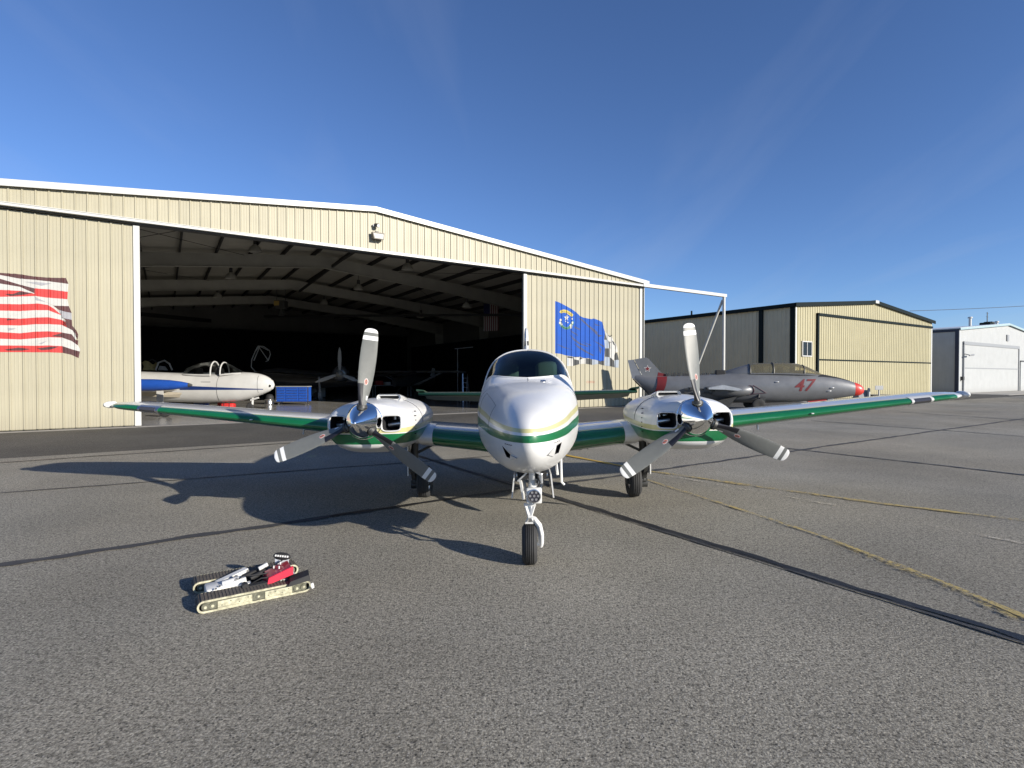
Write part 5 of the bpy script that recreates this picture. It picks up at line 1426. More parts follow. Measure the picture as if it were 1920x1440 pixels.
# number 47
nt47 = MB()
cx, cz = jp(1502.5, 723); sx_, sz_ = 1.0, .66
for tri in text_tris("47", 1.0, .012):
    vs = []
    for x, y in tri:
        X = cx + x * .86 + (y) * .22; Z = cz + y * .80 + (x * .02)
        vs.append((X, Z))
    # refine so that the print follows the curve of the skin
    T = [vs]
    for _ in range(2):
        T2 = []
        for a, b, c in T:
            ab, bc, ca = [((p[0] + q[0]) / 2, (p[1] + q[1]) / 2) for p, q in ((a, b), (b, c), (c, a))]
            T2 += [[a, ab, ca], [ab, b, bc], [ca, bc, c], [ab, bc, ca]]
        T = T2
    for t_ in T: nt47.add([(p[0], side_j(*p, off=.012), p[1]) for p in t_], [(0, 1, 2)])
nt47.build("number", M_dred, jet)
# intake mark: circle and triangle outlines
mk = MB()
ci = [jp(1401 + 8 * cos(a) * .9, 731 - 8.5 * sin(a)) for a in [2 * pi * i / 18 for i in range(19)]]
mk.tube([(x, side_j(x, z, .02), z) for x, z in ci], .014, 5)
tr = [jp(1407, 722), jp(1431, 736), jp(1407, 738), jp(1407, 722)]
fine_ = []
for a, b in zip(tr, tr[1:]): fine_ += [(a[0] + (b[0] - a[0]) * i / 6, a[1] + (b[1] - a[1]) * i / 6) for i in range(7)]
mk.tube([(x, side_j(x, z, .012), z) for x, z in fine_], .013, 5)
mk.build("intake_mark", mat("dark maroon outline", (0.07, 0.02, 0.035), 0.5), jet)
# intake bulge, wing root stub with bare fittings, landing gear
ir = []
for u, vt, vb, w in ((1330, 722, 742, .10), (1352, 721, 745, .42), (1385, 720.5, 744, .46), (1400, 722, 740, .36), (1412, 727, 735, .08)):
    x, zt = jp(u, vt); _, zb = jp(u, vb); ir.append(sring(-.42, (zt + zb) / 2, zt, zb, w, 20, 2.2, 2.2, x, 'x'))
MB().loft(ir).build("air_intake", M_silver, jet, smooth=50)
xa, za = jp(1322, 727); xb, zb = jp(1382, 729.5)
MB().loft([[(xa, y, za + .02), (xa + (xb - xa) * .45, y, za + .16), (xb - .15, y, zb + .07), (xb, y, zb), (xb - .2, y, zb - .05), (xa + (xb - xa) * .45, y, za - .06), (xa, y, za - .05)] for y in (-1.25, -.3)]).build("wing_stub", M_silver2, jet, smooth=35)
eq = MB(); random.seed(5)
for i in range(16):
    u = random.uniform(1284, 1345); v = random.uniform(726, 739); x, z = jp(u, v); s_ = random.uniform(.05, .14)
    eq.box((x - s_, side_j(x, min(z, at_j(x)[0] - .1), 0) - random.uniform(.02, .12), z - s_ * .4), (x + s_, side_j(x, min(z, at_j(x)[0] - .1), 0) + .1, z + s_ * .4))
eo = eq.build("wing_root_fittings", M_dkmetal, jet); eo['kind'] = 'stuff'
x, z = jp(1362, 748); MB().add([(x - .5, -.75, z - .05), (x + .35, -.75, z + .15), (x + .35, -.1, z + .2), (x - .4, -.1, z - .15), (x - .15, -.72, z - .55)], [(0, 1, 2, 3), (0, 4, 1), (1, 4, 2), (2, 4, 3), (3, 4, 0)]).build("gear_bay_door", M_dkmetal, jet)
xw, zw = jp(1409, 764); wy = -1.0
w_ = MB().lathe([(-.09, .10), (-.11, .2), (-.09, .27), (-.04, .29), (.04, .29), (.09, .27), (.11, .2), (.09, .10)], (0, 0, 0), 'y', 24, cap=True).build("main_wheel", M_tyre, jet, smooth=40); w_.location = (xw + .1, wy, .29)
MB().cyl((xw + .1, wy + .14, .29), (xw + .25, -.45, zw + .8), .06, n=10).bar((xw + .18, wy + .1, .33), (xw + .55, -.4, .62), .06, .06).box((xw + .2, -.9, .4), (xw + .42, -.6, .62)).build("main_gear_leg", M_dkmetal, jet)
w_ = MB().lathe([(-.09, .10), (-.11, .2), (-.09, .27), (-.04, .29), (.04, .29), (.09, .27), (.11, .2), (.09, .10)], (0, 0, 0), 'y', 24, cap=True).build("main_wheel", M_tyre, jet, smooth=40); w_.location = (xw + .1, 1.0, .29)
MB().cyl((xw + .1, .9, .29), (xw + .25, .45, zw + .8), .06, n=10).build("main_gear_leg", M_dkmetal, jet)
xn, zn = jp(1556, 754)
MB().box((xn - .16, -.12, .02), (xn + .12, .12, zn + .25), bev=.03).box((xn + .12, -.1, .0), (xn + .24, .1, .22), bev=.03).build("nose_gear", M_grey, jet)
x, z = jp(1535, 751.5); MB().box((x - .5, -.1, z - .05), (x + .35, .1, z + .06)).build("nose_gear_door", M_jred, jet)
# tail: fin, rudder, star, red band, belly strake
def flat(pts, w, mb, mi=0): return mb.prism([jp(*p) for p in pts], -w, w, lambda p, d: (p[0], d, p[1]), mi)
flat([(1189, 674), (1212, 670), (1217, 673.5), (1240, 699), (1252, 706), (1209, 714)], .075, MB()).build("fin", M_silver, jet)
flat([(1177, 675.5), (1188.3, 674.3), (1208.3, 714), (1185, 709.5), (1182, 696)], .055, MB()).build("rudder", mat("grey rudder", (0.17, 0.185, 0.21), 0.5), jet)
flat([(1186, 711), (1210, 713), (1210, 716), (1189, 714)], .05, MB()).build("trim_tab", M_silver2, jet)
for sc_, mi, off, nm_, m_ in ((7.2, 0, .079, "star_outline", M_whitew), (5.4, 0, .083, "star", M_dred)):
    p_ = []
    for i in range(10):
        a = pi / 2 + i * pi / 5; r = sc_ * (1 if i % 2 == 0 else .42); p_.append((1214 + r * cos(a), 691.5 - r * sin(a)))
    MB().prism([jp(*q) for q in p_], -off, -.07, lambda p, d: (p[0], d, p[1])).build(nm_, m_, jet)
rb = []
for i in range(7):
    f = i / 6; z_ = None; ra = []
    r = []
    for edge in (0, 1):
        pass
rbm = MB(); L_, R_ = [], []
for i in range(10):
    f = i / 9; v = 706 + 38 * f
    ul = 1232 - 9 * f + 3.0 * sin(pi * f); ur = 1250 - 13 * f + 3 * sin(pi * f)
    row_ = []
    for k in range(4):
        x, z = jp(ul + (ur - ul) * k / 3, v); zt, zb, hw = at_j(x); z = min(z, zt - .01); row_.append((x, side_j(x, z, .035), z))
    L_.append(row_)
rbm.loft(L_, closed=False, cap0=False, cap1=False)
rbm.build("red_band", M_dred, jet, smooth=60)
flat([(1234, 698), (1250, 702), (1252, 708), (1232, 708)], .082, MB()).build("red_band", M_dred, jet)
MB().tube([(*((lambda q: (q[0], -.10, q[1]))(jp(u, v))),) for u, v in ((1187, 710), (1200, 722), (1214, 737), (1222, 744))], .035, 6).build("tail_seam", M_dkmetal, jet)
for u, v in ((1450, 716), (1553, 727), (1548, 733)):
    x, z = jp(u, v); MB().tube([(x - .11, side_j(x, z, .0), z), (x, side_j(x, z, .035), z + .01), (x + .11, side_j(x, z, .0), z)], [.01, .035, .01], 8).build("skin_scoop", M_silver2, jet, smooth=50)
for s_ in (1, -1):
    pass
ck = at_z(1396, 772.5); ck2 = at_z(1421, 771.5)
for i, (c_, l_) in enumerate(((ck, "yellow wheel chock behind the grey jet's main wheel"), (ck2, "yellow wheel chock in front of the grey jet's main wheel"))):
    c = MB().add([(-.16, -.2, 0), (.16, -.2, 0), (.16, .2, 0), (-.16, .2, 0), (0, -.2, .15), (0, .2, .15)], [(0, 3, 2, 1), (0, 1, 4), (1, 2, 5, 4), (2, 3, 5), (3, 0, 4, 5)]).build("wheel_chock", mat("yellow chock", (0.62, 0.46, 0.10), 0.6))
    c.location = c_; tag(c, l_, "wheel chock", "chocks at the grey jet's wheel")

# ---- white jet in the hangar
YW = 25.6
wj = thing("jet_trainer", "white jet trainer with a blue wing tip tank inside the hangar", "jet", (-14.0, YW, 0))
def wp(u, v, Y=YW): p = at_Y(u, v, Y); return p.x + 14.0, p.z
M_jw = mat("white jet paint", (0.48, 0.475, 0.455), 0.3, coat=0.4, var=0.10, vscale=1.5)
WT = []
for u, vt, vb, hw in ((120, 696, 742, .42), (200, 696, 749, .55), (265, 696.5, 752, .60), (330, 699, 754, .62), (380, 701, 755, .62), (420, 701, 754.5, .60), (452, 697.5, 752, .54), (472, 698.5, 747, .46), (487, 700.5, 741.5, .37), (498, 704, 737, .28), (507, 709, 733, .18), (512, 714, 729, .10), (514.5, 720, 724, .03)):
    x, zt = wp(u, vt); _, zb = wp(u, vb); WT.append((x, zt, zb, hw))
at_w, side_w = body_table(WT)
jet_body(WT).build("fuselage", M_jw, wj, smooth=50)
sb = MB(); r0, r1 = [], []
for i in range(14):
    u = 352 + 146 * i / 13; f = i / 13
    x, z0 = wp(u, 722.5 + 6.5 * f); _, z1 = wp(u, 730.5 - .2 * f)
    r0.append((x, side_w(x, z0, .008), z0)); r1.append((x, side_w(x, z1, .008), z1))
sb.loft([r0, r1], closed=False, cap0=False, cap1=False).build("blue_stripe", mat("navy stripe paint", (0.012, 0.03, 0.12), 0.35), wj)
def wring(u, vt, w):
    x, z = wp(u, vt); b = at_w(x)[0] - .08
    return [(x, w * cos(pi * k / 12), b + (z - b) * sin(pi * k / 12) ** .8) for k in range(13)]
for cs2, bows in (([(346, 699, .2), (354, 689, .36), (372, 681.5, .40), (390, 678.5, .42), (403, 678, .42)], (0, 4)), ([(421, 679.5, .42), (430, 682.5, .40), (442, 689, .34), (456, 697, .2)], (0,))):
    MB().loft([wring(*c) for c in cs2], closed=False, cap0=False, cap1=False).build("canopy", M_jglass, wj, smooth=60)
    for b in bows: MB().tube([V(p) for p in wring(*cs2[b])], .034, 6).build("canopy_bow", M_jw, wj, smooth=50)
    for s_ in (1, -1): MB().tube([(wring(*c)[0][0], s_ * (c[2] + .01), at_w(wring(*c)[0][0])[0] - .06) for c in cs2], .04, 6).build("canopy_rail", M_jw, wj, smooth=50)
for u in (372, 412):
    x, z = wp(u, 701); MB().box((x - .14, -.22, z - .4), (x + .14, .22, z + .28), bev=.08).build("ejection_seat", M_black, wj, smooth=50)
tp = [wp(u, v, 22.4) for u, v in ((150, 722), (361, 722))]
prof = []
Lx = tp[1][0] - tp[0][0]
for f, r in ((0, .02), (.06, .16), (.18, .24), (.45, .255), (.66, .245), (.80, .21), (.90, .15), (.965, .085), (.99, .05), (1.0, .01)): prof.append((tp[0][0] + Lx * f, r))
MB().lathe(prof, (0, 22.4 - YW, tp[1][1]), 'x', 28, mis=lambda i, k: 1 if i >= 7 else 0).build("wing_tip_tank", [M_blue, M_dkmetal], wj, smooth=50)
xa = wp(215, 735)[0]; xb = wp(352, 735)[0]; zz_ = 1.02
MB().loft([[(xa, y, zz_), (xa + .7, y, zz_ + .10), (xb - c - .3, y, zz_ + .10), (xb - c, y, zz_), (xb - c - .3, y, zz_ - .09), (xa + .7, y, zz_ - .07)] for y, c in ((-.3, 0), (22.45 - YW, .9))]).build("wing", M_jw, wj, smooth=30)
MB().loft([[(wp(370, 740)[0], -.5, .85), (wp(368, 740)[0], -.35, .62)], [(wp(300, 740)[0], -.95, .98), (wp(300, 748)[0], -.9, .72)], [(wp(265, 740)[0], -1.2, .98), (wp(265, 748)[0], -1.1, .78)]], closed=False, cap0=False, cap1=False).build("wing_fillet", mat("brown wing underside", (0.36, 0.32, 0.25), 0.5), wj)  # fillet browner and darker than the jet's white
x, _ = wp(303, 740, 23.6); MB().cyl((x, 23.6 - YW, .3), (x, 23.6 - YW, 1.0), .06, n=10).box((x - .16, 23.5 - YW, .42), (x + .13, 23.53 - YW, 1.0)).build("main_gear_leg", M_jw, wj)
p = at_z(300, 783); w_ = MB().lathe([(-.08, .08), (-.1, .18), (-.08, .25), (-.03, .27), (.03, .27), (.08, .25), (.1, .18), (.08, .08)], (0, 0, 0), 'y', 22, cap=True).build("main_wheel", M_tyre, wj, smooth=40); w_.location = (p.x + 14, p.y - YW + .3, .27)
MB().cyl((p.x + 14, p.y - YW + .17, .27), (p.x + 14, p.y - YW + .19, .27), .14, n=16).build("wheel_hub", M_jw, w_ if False else wj)
x, _ = wp(471, 760); MB().cyl((x + .05, 0, .25), (x + .08, 0, .72), .055, n=10).bar((x - .02, 0, .5), (x + .35, 0, .62), .1, .08).build("nose_gear_leg", M_jw, wj)
w_ = MB().lathe([(-.06, .05), (-.08, .12), (-.06, .17), (-.02, .185), (.02, .185), (.06, .17), (.08, .12), (.06, .05)], (0, 0, 0), 'y', 20, cap=True).build("nose_wheel", M_tyre, wj, smooth=40); w_.location = (x - .05, 0, .185)
x, z = wp(508, 723.5); MB().cyl((x, side_w(x, z, 0) - .01, z), (x, side_w(x, z, 0) + .04, z), .06, n=14).build("nose_light", M_black, wj)
x, z = wp(419, 725); MB().tube([(x, side_w(x, zz, .006), zz) for zz in [at_w(x)[1] + .12 + (at_w(x)[0] - at_w(x)[1] - .2) * i / 12 for i in range(13)]], .006, 4).build("skin_seam", M_seam, wj)
x, z = wp(489, 720); MB().tube([(x, side_w(x, zz, .006), zz) for zz in [at_w(x)[1] + .12 + (at_w(x)[0] - at_w(x)[1] - .2) * i / 12 for i in range(13)]], .006, 4).build("skin_seam", M_seam, wj)
x, z = wp(398, 716); MB().box((x - .22, side_w(x, z, .004), z - .012), (x + .22, side_w(x, z, 0) + .02, z + .012)).build("gun_slot", M_seam, wj)
# red covers and bags below it
p = at_z(428, 770); rbg = thing("tool_bag", "red fabric bag on the hangar floor under the white jet's nose", "bag", (p.x, p.y, 0), (0, 0, .1))
MB().box((-.28, -.2, 0), (.30, .2, .36), bev=.07).build("bag_body", mat("red fabric", (0.50, 0.02, 0.018), 0.7, var=0.3, vscale=9), rbg, smooth=50)
for x in (-.12, .13): MB().box((x - .02, -.21, .03), (x + .02, .21, .37), bev=.01).build("bag_strap", M_dred, rbg)
MB().tube([(-.15, 0, .36), (-.08, 0, .44), (.08, 0, .44), (.15, 0, .36)], .015, 6).build("bag_handle", M_dred, rbg)
p = at_z(410, 768); rc = MB().add([(-.10, 0, 0), (.14, -.05, 0), (.12, .05, .02), (-.08, .05, .02), (-.03, -.02, .42), (.09, 0, .70), (.06, .04, .66), (-.05, .03, .38)], [(0, 3, 2, 1), (4, 5, 6, 7), (0, 1, 5, 4), (1, 2, 6, 5), (2, 3, 7, 6), (3, 0, 4, 7)]).build("warning_streamer", M_jred)
rc.location = (p.x, p.y, 0); tag(rc, "red cloth streamer hanging beside the red bag under the white jet", "streamer")
p = at_z(365, 768); bx = thing("storage_crate", "small blue crate on the floor behind the white jet's wing", "crate", (p.x, p.y + .6, 0))
MB().box((-.28, -.2, .02), (.28, .2, .30), bev=.02).build("crate_body", M_blue, bx); MB().box((-.30, -.22, .28), (.30, .22, .34), bev=.01).build("lid", M_grey, bx)
# silver drum under the nose
p = at_z(505, 765); dr = thing("waste_drum", "silver metal drum with dark contents between jet nose and blue tool chest", "drum", (p.x, p.y, 0))
MB().lathe([(0, .0), (0, .2), (.02, .215), (.2, .215), (.22, .225), (.24, .215), (.44, .215), (.46, .225), (.46, .19), (.42, .18)], (0, 0, 0), 'z', 22).build("drum_body", M_alu, dr, smooth=35)
MB().lathe([(.40, .0), (.40, .19), (.58, .2), (.70, .12), (.72, 0)], (.02, 0, 0), 'z', 16).build("bag_liner", M_black, dr, smooth=50)
# blue tool chest on castors
p = at_z(547, 759); Yc = p.y; a_ = at_Y(518, 724, Yc); b_ = at_Y(577, 753, Yc)
tcst = thing("tool_chest", "wide blue rolling tool chest with many drawers in the hangar", "tool chest", ((a_.x + b_.x) / 2, Yc, 0))
W2, zt, zb = (b_.x - a_.x) / 2, a_.z, b_.z
MB().box((-W2, -.02, zb), (W2, .55, zt - .05), bev=.015).build("cabinet", M_blue, tcst); MB().box((-W2 - .03, -.05, zt - .05), (W2 + .03, .57, zt), bev=.015).build("worktop", M_grey, tcst)
cols = [(-W2 + .04, -W2 + .52), (-W2 + .56, W2 - .56), (W2 - .52, W2 - .04)]
for x0_, x1_ in cols:
    for j in range(5):
        z0_ = zb + .05 + j * (zt - zb - .14) / 5; z1_ = z0_ + (zt - zb - .14) / 5 - .02
        d_ = MB().box((x0_, -.045, z0_), (x1_, -.02, z1_), bev=.006).build("drawer", M_blue, tcst)
        MB().box((x0_ + .02, -.055, z1_ - .022), (x1_ - .02, -.042, z1_ - .006)).build("handle", M_alu, d_)
for x in (-W2 - .02, W2 + .02): MB().box((x - .02, -.03, zb), (x + .02, -.0, zt - .05)).build("edge_trim", M_alu, tcst)
for x in (-W2 + .12, W2 - .12):
    for y in (.06, .45): MB().cyl((x - .03, y, .075), (x + .03, y, .075), .075, n=12).box((x - .045, y - .05, .08), (x + .045, y + .05, zb)).build("castor", M_alu, tcst)
for x, h in ((-W2 + .2, .18), (W2 - .25, .14)): MB().cyl((x, .2, zt), (x, .2, zt + h), .05, .04, 8).build("spray_can", M_grey, tcst) if False else None

# ---- second jet behind the white one, cockpit open under a yellow cloth
sj = thing("jet_trainer", "second jet with an open cockpit and yellow cloth behind the white jet", "jet", (-18.5, 30.5, 0), (0, 0, .05))
J2 = [(-3.5, 1.6, 1.0, .3), (-1.5, 1.8, .8, .5), (0, 1.88, .72, .58), (2, 1.86, .74, .55), (3.2, 1.7, .85, .4), (4.0, 1.45, 1.05, .2), (4.2, 1.3, 1.2, .05)]
jet_body(J2).build("fuselage", M_grey, sj, smooth=50)
def ap(u, v, Y): p = at_Y(u, v, Y); return V((p.x + 18.5, p.y - 30.5, p.z))
MB().tube([ap(*q, 30.3) for q in ((293, 694), (298, 680), (309, 676), (318, 682), (323, 694))], .05, 6).build("windscreen_bow", M_jw, sj, smooth=50)
MB().tube([ap(*q, 30.7) for q in ((270, 694), (276, 679), (288, 674), (298, 680))], .04, 6).build("canopy_bow", M_dkmetal, sj, smooth=50)
c_ = []
for i in range(6):
    c_.append([ap(270 + 25 * i / 5 + 2 * sin(k * 1.7 + i), 694 - (14 + 4 * sin(i * 1.3)) * sin(pi * k / 6) , 30.5 - .25 + .09 * k) for k in range(7)])
MB().loft(c_, closed=False, cap0=False, cap1=False).build("seat_cloth", mat("pale yellow cloth", (0.52, 0.42, 0.18), 0.85, var=0.3, vscale=8), sj, smooth=70)
MB().add([ap(297, 694, 30.5), ap(316, 694, 30.5), ap(311, 687, 30.5), ap(301, 686, 30.5), ap(297, 694, 30.6), ap(316, 694, 30.6), ap(311, 687, 30.6), ap(301, 686, 30.6)], [(0, 1, 2, 3), (4, 7, 6, 5), (0, 4, 5, 1), (1, 5, 6, 2), (2, 6, 7, 3), (3, 7, 4, 0)]).build("side_panel", M_jw, sj)
for s_ in (-1, 1): MB().cyl((s_ * .9, s_ * .5, 0), (s_ * .9, s_ * .5, .8), .06, n=8).cyl((s_ * .9, s_ * .5 - .08, .22), (s_ * .9, s_ * .5 + .08, .22), .22, n=16).build("landing_gear", M_dkmetal, sj)

# ---- dark jet with raised canopy deeper in the hangar
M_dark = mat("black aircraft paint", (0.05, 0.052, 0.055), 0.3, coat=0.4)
p = at_Y(560, 720, 39); dj = thing("fighter_jet", "black jet with its glass canopy raised deep in the dark hangar", "jet", (p.x, 39, 0))
J3 = [(-3.3, 1.9, 1.1, .1), (-2.6, 2.1, .9, .45), (-1.5, 2.25, .8, .6), (0, 2.1, .75, .65), (2.5, 1.9, .8, .6), (5, 1.6, 1.0, .3), (5.4, 1.4, 1.2, .05)]
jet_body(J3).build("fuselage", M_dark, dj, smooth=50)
dq = lambda u, v, dy=0: (lambda q: (q.x - p.x, dy, q.z))(at_Y(u, v, 39 + dy))
M_framec = mat("worn canopy frame", (0.4, 0.41, 0.41), 0.5)
cfm = MB()
for q in ([(472, 674), (478, 660), (484, 648.5), (494, 649.5), (505, 657), (507, 664), (503, 676), (498, 678)], [(476, 676), (482, 662), (487, 650)], [(484, 648.5), (503, 676)], [(472, 674), (471, 688), (478, 696), (490, 699)]):
    cfm.tube([dq(*r) for r in q], .035, 6)
cfm.tube([dq(478, 660, .8), dq(487, 649, .8), dq(503, 657, .8)], .035, 6)
cfm.build("canopy_frame", M_framec, dj, smooth=50)
for s_ in (-1, 1): MB().cyl((s_ * 1.2, s_ * .4, 0), (s_ * 1.2, s_ * .4, 1.0), .06, n=8).cyl((s_ * 1.2, s_ * .4 - .08, .25), (s_ * 1.2, s_ * .4 + .08, .25), .25, n=16).build("landing_gear", M_dkmetal, dj)

# ---- propeller fighter seen in the dark
p2 = at_Y(637, 701, 35.5); wb = thing("propeller_fighter", "dark propeller airplane with pale spinner and blades at the back of the hangar", "airplane", (p2.x, 35.5, 0), (0, 0, R(12)))
zc = p2.z
M_dim = mat("dull grey blade", (0.32, 0.32, 0.31), 0.5)
MB().lathe([(-.55, .01), (-.45, .10), (-.2, .2), (0, .25)], (0, 0, zc), 'y', 20).build("spinner", M_dim, wb, smooth=60)
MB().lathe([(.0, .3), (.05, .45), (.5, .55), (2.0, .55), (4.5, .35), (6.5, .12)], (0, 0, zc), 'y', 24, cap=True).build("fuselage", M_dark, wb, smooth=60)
for a, l in ((0, 1.75), (112, 1.3), (250, 1.6)):
    b_ = MB().loft([[(-w / 2, .03, r), (0, -.02, r), (w / 2, -.03, r), (0, .03, r)] for r, w in ((.1, .1), (.5, .2), (1.0, .24), (l - .3, .2), (l, .05))]).build("blade", M_dim, wb, smooth=60)
    b_.location = (0, -.05, zc); b_.rotation_euler = (0, R(a), 0)
MB().loft([[(x, 1.2 + f, zc - .3 + abs(x) * .08 + h) for f, h in ((0, 0), (.4, .12), (1.8, 0), (.4, -.1))] for x in (-5, -.3, .3, 5)]).build("wing", M_dark, wb, smooth=40)
for s_ in (-1, 1): MB().cyl((s_ * 1.4, 1.3, .3), (s_ * 1.5, 1.4, zc - .2), .06, n=8).cyl((s_ * 1.4 - .1, 1.3, .3), (s_ * 1.4 + .1, 1.3, .3), .3, n=16).build("landing_gear", M_dim, wb)
# ---- high wing airplane
p3 = at_Y(760, 698, 42); hw_ = thing("high_wing_airplane", "small high wing airplane with pale wing and struts deep in the hangar", "airplane", (p3.x, 42, 0), (0, 0, R(-20)))
zw_ = p3.z
MB().loft([[(x, f, zw_ + h) for f, h in ((0, 0), (.3, .12), (1.5, .02), (.3, -.05))] for x in (-4.6, 4.6)]).build("wing", M_dim, hw_, smooth=40)
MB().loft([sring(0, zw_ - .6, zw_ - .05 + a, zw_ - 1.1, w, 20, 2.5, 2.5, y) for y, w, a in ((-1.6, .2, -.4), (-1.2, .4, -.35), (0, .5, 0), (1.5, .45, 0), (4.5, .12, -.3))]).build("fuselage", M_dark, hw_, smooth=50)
for s_ in (-1, 1): MB().cyl((s_ * .5, .5, zw_ - 1.0), (s_ * 2.8, .6, zw_ - .03), .035, n=8).cyl((s_ * .5, 1.0, zw_ - 1.0), (s_ * 2.7, 1.1, zw_ - .03), .03, n=8).build("wing_strut", M_dim, hw_)
MB().prism([(3.9, -.3), (4.7, -.35), (4.8, .75), (4.4, .8)], -.04, .04, lambda q, d: (d, q[0], zw_ - .4 + q[1])).build("fin", mat("pale tail paint", (0.6, 0.6, 0.58), 0.5), hw_)
for s_ in (-1, 1): MB().cyl((s_ * .9 - .08, 0, .2), (s_ * .9 + .08, 0, .2), .2, n=14).cyl((s_ * .9, 0, .2), (s_ * .35, .2, zw_ - 1.0), .04, n=8).build("landing_gear", M_dkmetal, hw_)
# ---- light stand, hanging flag, curtain, heater, roof lamps
q = at_Y(858, 690, 38); ls = thing("work_stand", "thin T shaped stand in the dark right part of the hangar", "stand", (q.x, 38, 0))
t_ = at_Y(858, 654, 38).z; MB().cyl((0, 0, 0), (0, 0, t_), .03, n=8).build("pole", M_dim, ls); MB().bar((-.2, 0, t_), (1.1, -.1, t_ + .12), .06, .05).build("arm", M_grey, ls)
MB().box((-.35, -.35, 0), (.35, .35, .05)).build("base_plate", M_dkmetal, ls)
hf = thing("hanging_flag", "striped flag hung upright from the rafters at the hangar's right", "flag", at_Y(920, 595, 37.5), (0, 0, R(-25)))
for i in range(7):
    x = -.55 + i * .165; top_ = .95 if i >= 3 else .15
    MB().box((x, -.008, -.95), (x + .085, .0, top_)).build("pale_stripe", mat("pale flag stripe", (0.42, 0.40, 0.38), 0.8) if i == 0 else bpy.data.materials["pale flag stripe"], hf)
    MB().box((x + .085, -.006, -.95), (x + .165, .0, top_)).build("dark_stripe", M_dred, hf)
MB().box((-.55, -.006, .15), (-.06, .0, .95)).build("canton", M_fn, hf)
MB().cyl((-.6, .0, .98), (.65, .0, .98), .025, n=8).cyl((-.5, 0, .98), (-.5, 0, 1.6), .008, n=5).cyl((.5, 0, .98), (.5, 0, 1.6), .008, n=5).build("flag_pole", M_dkmetal, hf)
cu = thing("dividing_curtain", "wide black curtain hanging across the back of the hangar", "curtain", A, (0, 0, TH))
pr = [(-7.1 + i * .16, .07 * sin(i * 1.25) + .03 * sin(i * 3.1)) for i in range(183)]
MB().loft([[(x, 32.2 + y, .05) for x, y in pr], [(x, 32.2 + y, 5.75) for x, y in pr]], closed=False, cap0=False, cap1=False).build("cloth", M_blackcloth, cu, smooth=70, fix=False)
MB().cyl((-7.1, 32.2, 5.8), (22.2, 32.2, 5.8), .04, n=8).build("curtain_rail", M_dkmetal, cu)
cu2 = thing("side_curtain", "black curtain hung along the right side of the hangar interior", "curtain", A, (0, 0, TH))
MB().loft([[(22.0 + y, 9.0 + (x + 7.1) * .76, .05) for x, y in pr], [(22.0 + y, 9.0 + (x + 7.1) * .76, 4.6) for x, y in pr]], closed=False, cap0=False, cap1=False).build("cloth", M_blackcloth, cu2, smooth=70, fix=False)
uh = thing("unit_heater", "dark unit heater with yellow panel hung under the hangar roof", "heater", at_Y(527, 571, 36))
MB().box((-.35, -.3, -.3), (.35, .3, .25), bev=.03).build("casing", M_dkmetal, uh); MB().box((-.34, -.32, -.1), (.0, -.29, .2)).build("front_panel", mat("yellow panel", (0.35, 0.24, 0.06), 0.6), uh)
for x in (-.3, .3): MB().cyl((x, 0, .25), (x, 0, 1.7), .02, n=6).build("hanger_rod", M_dkmetal, uh)
MB().cyl((0, 0, -.3), (0, 0, -.75), .12, .22, 10).build("outlet", M_dkmetal, uh)
lamps = [(479, 466, 25), (433, 517, 30), (408, 554, 36), (764, 500, 27.5), (672, 538, 33), (608, 566, 40), (875, 572, 34), (789, 592, 41)]
lab = ["dome lamp nearest the upper left of the hangar opening", "dome lamp hung in front of the second roof frame on the left", "small dome lamp furthest back on the hangar's left", "dome lamp nearest the middle of the hangar door header", "dome lamp under the middle of the second roof frame", "small dome lamp far back under the roof ridge", "dome lamp nearest the hangar's right door post", "small dome lamp far back on the hangar's right"]
for (u, v, Y), l_ in zip(lamps, lab):
    q = at_Y(u, v, Y); hb = thing("high_bay_lamp", l_, "lamp", q, group="dome lamps hung from the hangar roof")
    MB().lathe([(-.16, .30), (-.10, .29), (.05, .22), (.16, .10), (.20, .08)], (0, 0, 0), 'z', 18).build("lamp_shade", M_steel, hb, smooth=50)
    MB().cyl((0, 0, .18), (0, 0, .42), .09, n=10).build("ballast_box", M_dkmetal, hb); MB().cyl((0, 0, .42), (0, 0, .95), .015, n=6).build("hanger", M_dkmetal, hb)
    MB().lathe([(-.13, .0), (-.12, .05), (-.02, .08), (.1, .05)], (0, 0, 0), 'z', 10).build("bulb", M_insul, hb, smooth=50)

cab_ = thing("storage_cabinet", "tall dull grey cabinet in the dark behind the blue tool chest", "cabinet", at_Y(596, 740, 41), (0, 0, TH)); cab_.location.z = 0
MB().box((-.5, -.3, .06), (.5, .3, 1.9), bev=.02).build("cabinet_body", M_grey, cab_)
for x in (-.25, .25): MB().box((x - .23, -.325, .12), (x + .23, -.30, 1.84), bev=.008).build("door", M_grey, cab_)
wbn = thing("work_bench", "long work bench with boxes against the hangar's back curtain", "bench", at_Y(735, 740, 44), (0, 0, TH)); wbn.location.z = 0
MB().box((-1.6, -.4, .86), (1.6, .4, .92)).build("bench_top", M_grey, wbn)
for x in (-1.5, 1.5):
    for y in (-.33, .33): MB().box((x - .04, y - .04, 0), (x + .04, y + .04, .86)).build("leg", M_grey, wbn)
for x, w, h, m in ((-1.1, .3, .35, M_red), (-.4, .22, .25, M_whitew), (.5, .35, .42, M_blue), (1.2, .2, .5, M_whitew)): tag(MB().box((-w, -.22, 0), (w, .22, h), bev=.02).build("supply_box", m), None).parent = None
